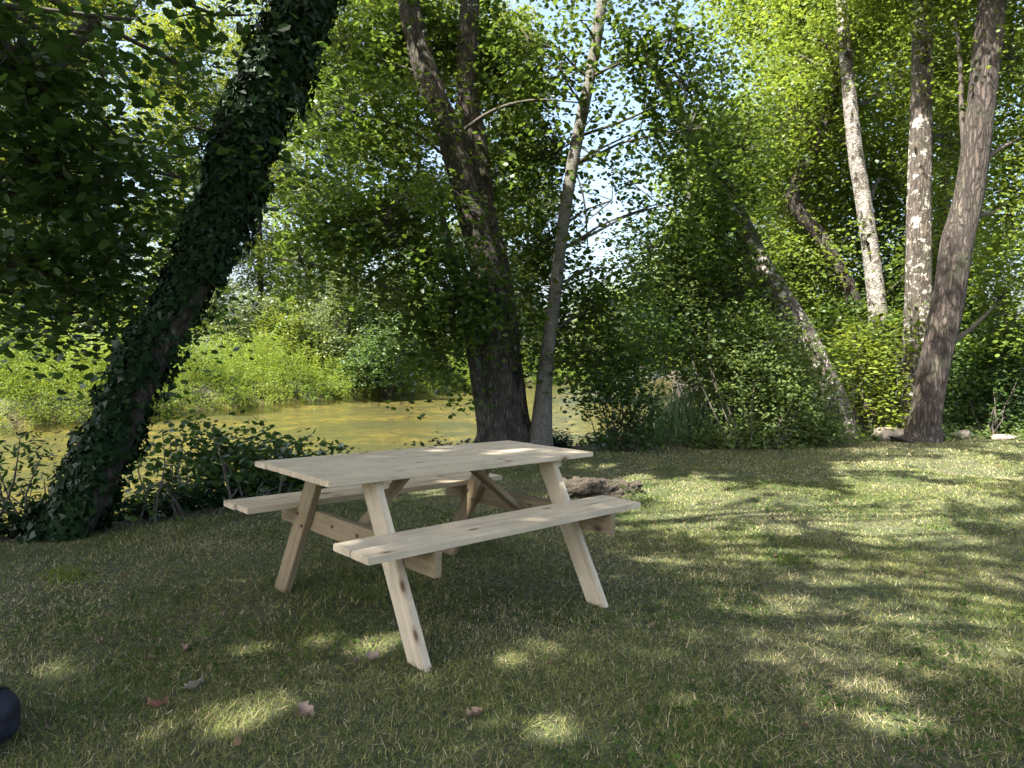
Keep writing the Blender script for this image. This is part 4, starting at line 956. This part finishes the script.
def soil_heap():
    z = gz(*MOUND)
    o = link('soil_mound', blob_mesh('soil_mound', (0, 0, 0), (.40, .22, .16), 5, 6, .26), M['soil'])
    rs = random.Random(9)
    for v in o.data.vertices:
        f = float(fbm(np.array([v.co.x * 16]), np.array([v.co.y * 16 + v.co.z * 20]), 4)[0]) - .5
        v.co += v.normal * (.13 * f + rs.uniform(-.004, .004))
    o.location = (MOUND[0] - .05, MOUND[1], z - .085)
    tag(o, 'brown soil mound behind the right end of the table', 'mound')
soil_heap()

def bag():  # bag shape stands in for an unidentified dark object
    g = at(-18, 780, 2.12); z = gz(g[0], g[1])
    t = empty('navy_object', (g[0] - .12, g[1], z), 'unidentified dark navy object modelled as a bag partly in view at the lower left corner', 'bag')
    bm = bmesh.new(); bmesh.ops.create_icosphere(bm, subdivisions=5, radius=1)
    for v in bm.verts:
        n = v.co.normalized(); q = (abs(n.x) ** 4 + abs(n.y) ** 4 + abs(n.z) ** 4) ** -.25
        k = 1 + .02 * math.sin(n.x * 9 + n.z * 5) * math.sin(n.y * 7 + n.x * 3)
        v.co = Vector((n.x * q * .20 * k, n.y * q * .12 * k, n.z * q * .085 * k + .083))
    for f in bm.faces: f.smooth = True
    me = bpy.data.meshes.new('body'); bm.to_mesh(me); bm.free()
    o = link('body', me, M['bag'], t, world=False)
    P = resample([((-.1, .0, .165), .009), ((-.07, -.03, .22), .009), ((0, -.04, .235), .009), ((.07, -.03, .22), .009), ((.1, 0, .165), .009)], 16)
    V, I = tube([P], 8, 0); link('handle', np_mesh('handle', V, 4, I.ravel(), smooth=True), M['bagzip'], t, world=False)
    ring = []
    for k in range(49):
        a = k / 48 * 2 * math.pi; q = (abs(math.cos(a)) ** 4 + abs(math.sin(a)) ** 4) ** -.25
        ring.append(((math.cos(a) * q * .199, math.sin(a) * q * .119, .10), .004))
    V, I = tube([ring], 6, 0); link('piping', np_mesh('piping', V, 4, I.ravel(), smooth=True), M['bagzip'], t, world=False)
    ring = []
    for k in range(49):
        a = k / 48 * 2 * math.pi; q = (abs(math.cos(a)) ** 4 + abs(math.sin(a)) ** 4 + .13) ** -.25
        ring.append(((.13, math.cos(a) * q * .120, math.sin(a) * q * .086 + .083), .007))
    V, I = tube([ring], 6, 0); link('strap', np_mesh('strap', V, 4, I.ravel(), smooth=True), M['bagzip'], t, world=False)
    P = resample([((-.17, .02, .172), .004), ((0, .02, .180), .004), ((.17, .02, .172), .004)], 16)
    V, I = tube([P], 6, 0); link('zip', np_mesh('zip', V, 4, I.ravel(), smooth=True), M['bagzip'], t, world=False)
bag()

# ------------------------------------------------------------------ light, camera
w = bpy.data.worlds.new('World'); scene.world = w; w.use_nodes = True
nt = w.node_tree; bg = nt.nodes['Background']
sky = nt.nodes.new('ShaderNodeTexSky'); sky.sky_type = 'NISHITA'; sky.sun_disc = False
sky.sun_elevation = SUN_EL; sky.sun_rotation = math.atan2(-_hx, -_hy); sky.air_density = 1.0; sky.dust_density = 5.0; sky.ozone_density = 1.0
nt.links.new(sky.outputs[0], bg.inputs[0]); bg.inputs[1].default_value = .115
sd = bpy.data.lights.new('sun', 'SUN'); sd.energy = 5.0; sd.angle = R(.7); sd.color = (1, .95, .86)
so = bpy.data.objects.new('sun', sd); col.objects.link(so); so.rotation_euler = Vector(L).to_track_quat('-Z', 'Y').to_euler(); so.location = (-10, -8, 20)

cd = bpy.data.cameras.new('camera'); cam = bpy.data.objects.new('camera', cd); col.objects.link(cam)
cd.sensor_fit = 'HORIZONTAL'; cd.sensor_width = 36; cd.lens = F / 1024 * 36; cd.clip_start = .05; cd.clip_end = 2000
m = Matrix(((_r2[0], _u2[0], -_f[0], 0), (_r2[1], _u2[1], -_f[1], 0), (_r2[2], _u2[2], -_f[2], CAMH), (0, 0, 0, 1)))
cam.matrix_world = m
scene.camera = cam
scene.view_settings.view_transform = 'Standard'; scene.view_settings.look = 'None'; scene.view_settings.gamma = 1; scene.view_settings.exposure = 2.2
scene.view_settings.use_curve_mapping = False
c = scene.cycles
c.use_denoising = True
try: c.denoiser = 'OPENIMAGEDENOISE'
except Exception: pass
c.max_bounces = 7; c.diffuse_bounces = 4; c.transmission_bounces = 4; c.transparent_max_bounces = 8; c.glossy_bounces = 2
c.caustics_reflective = False; c.caustics_refractive = False; c.sample_clamp_indirect = 6
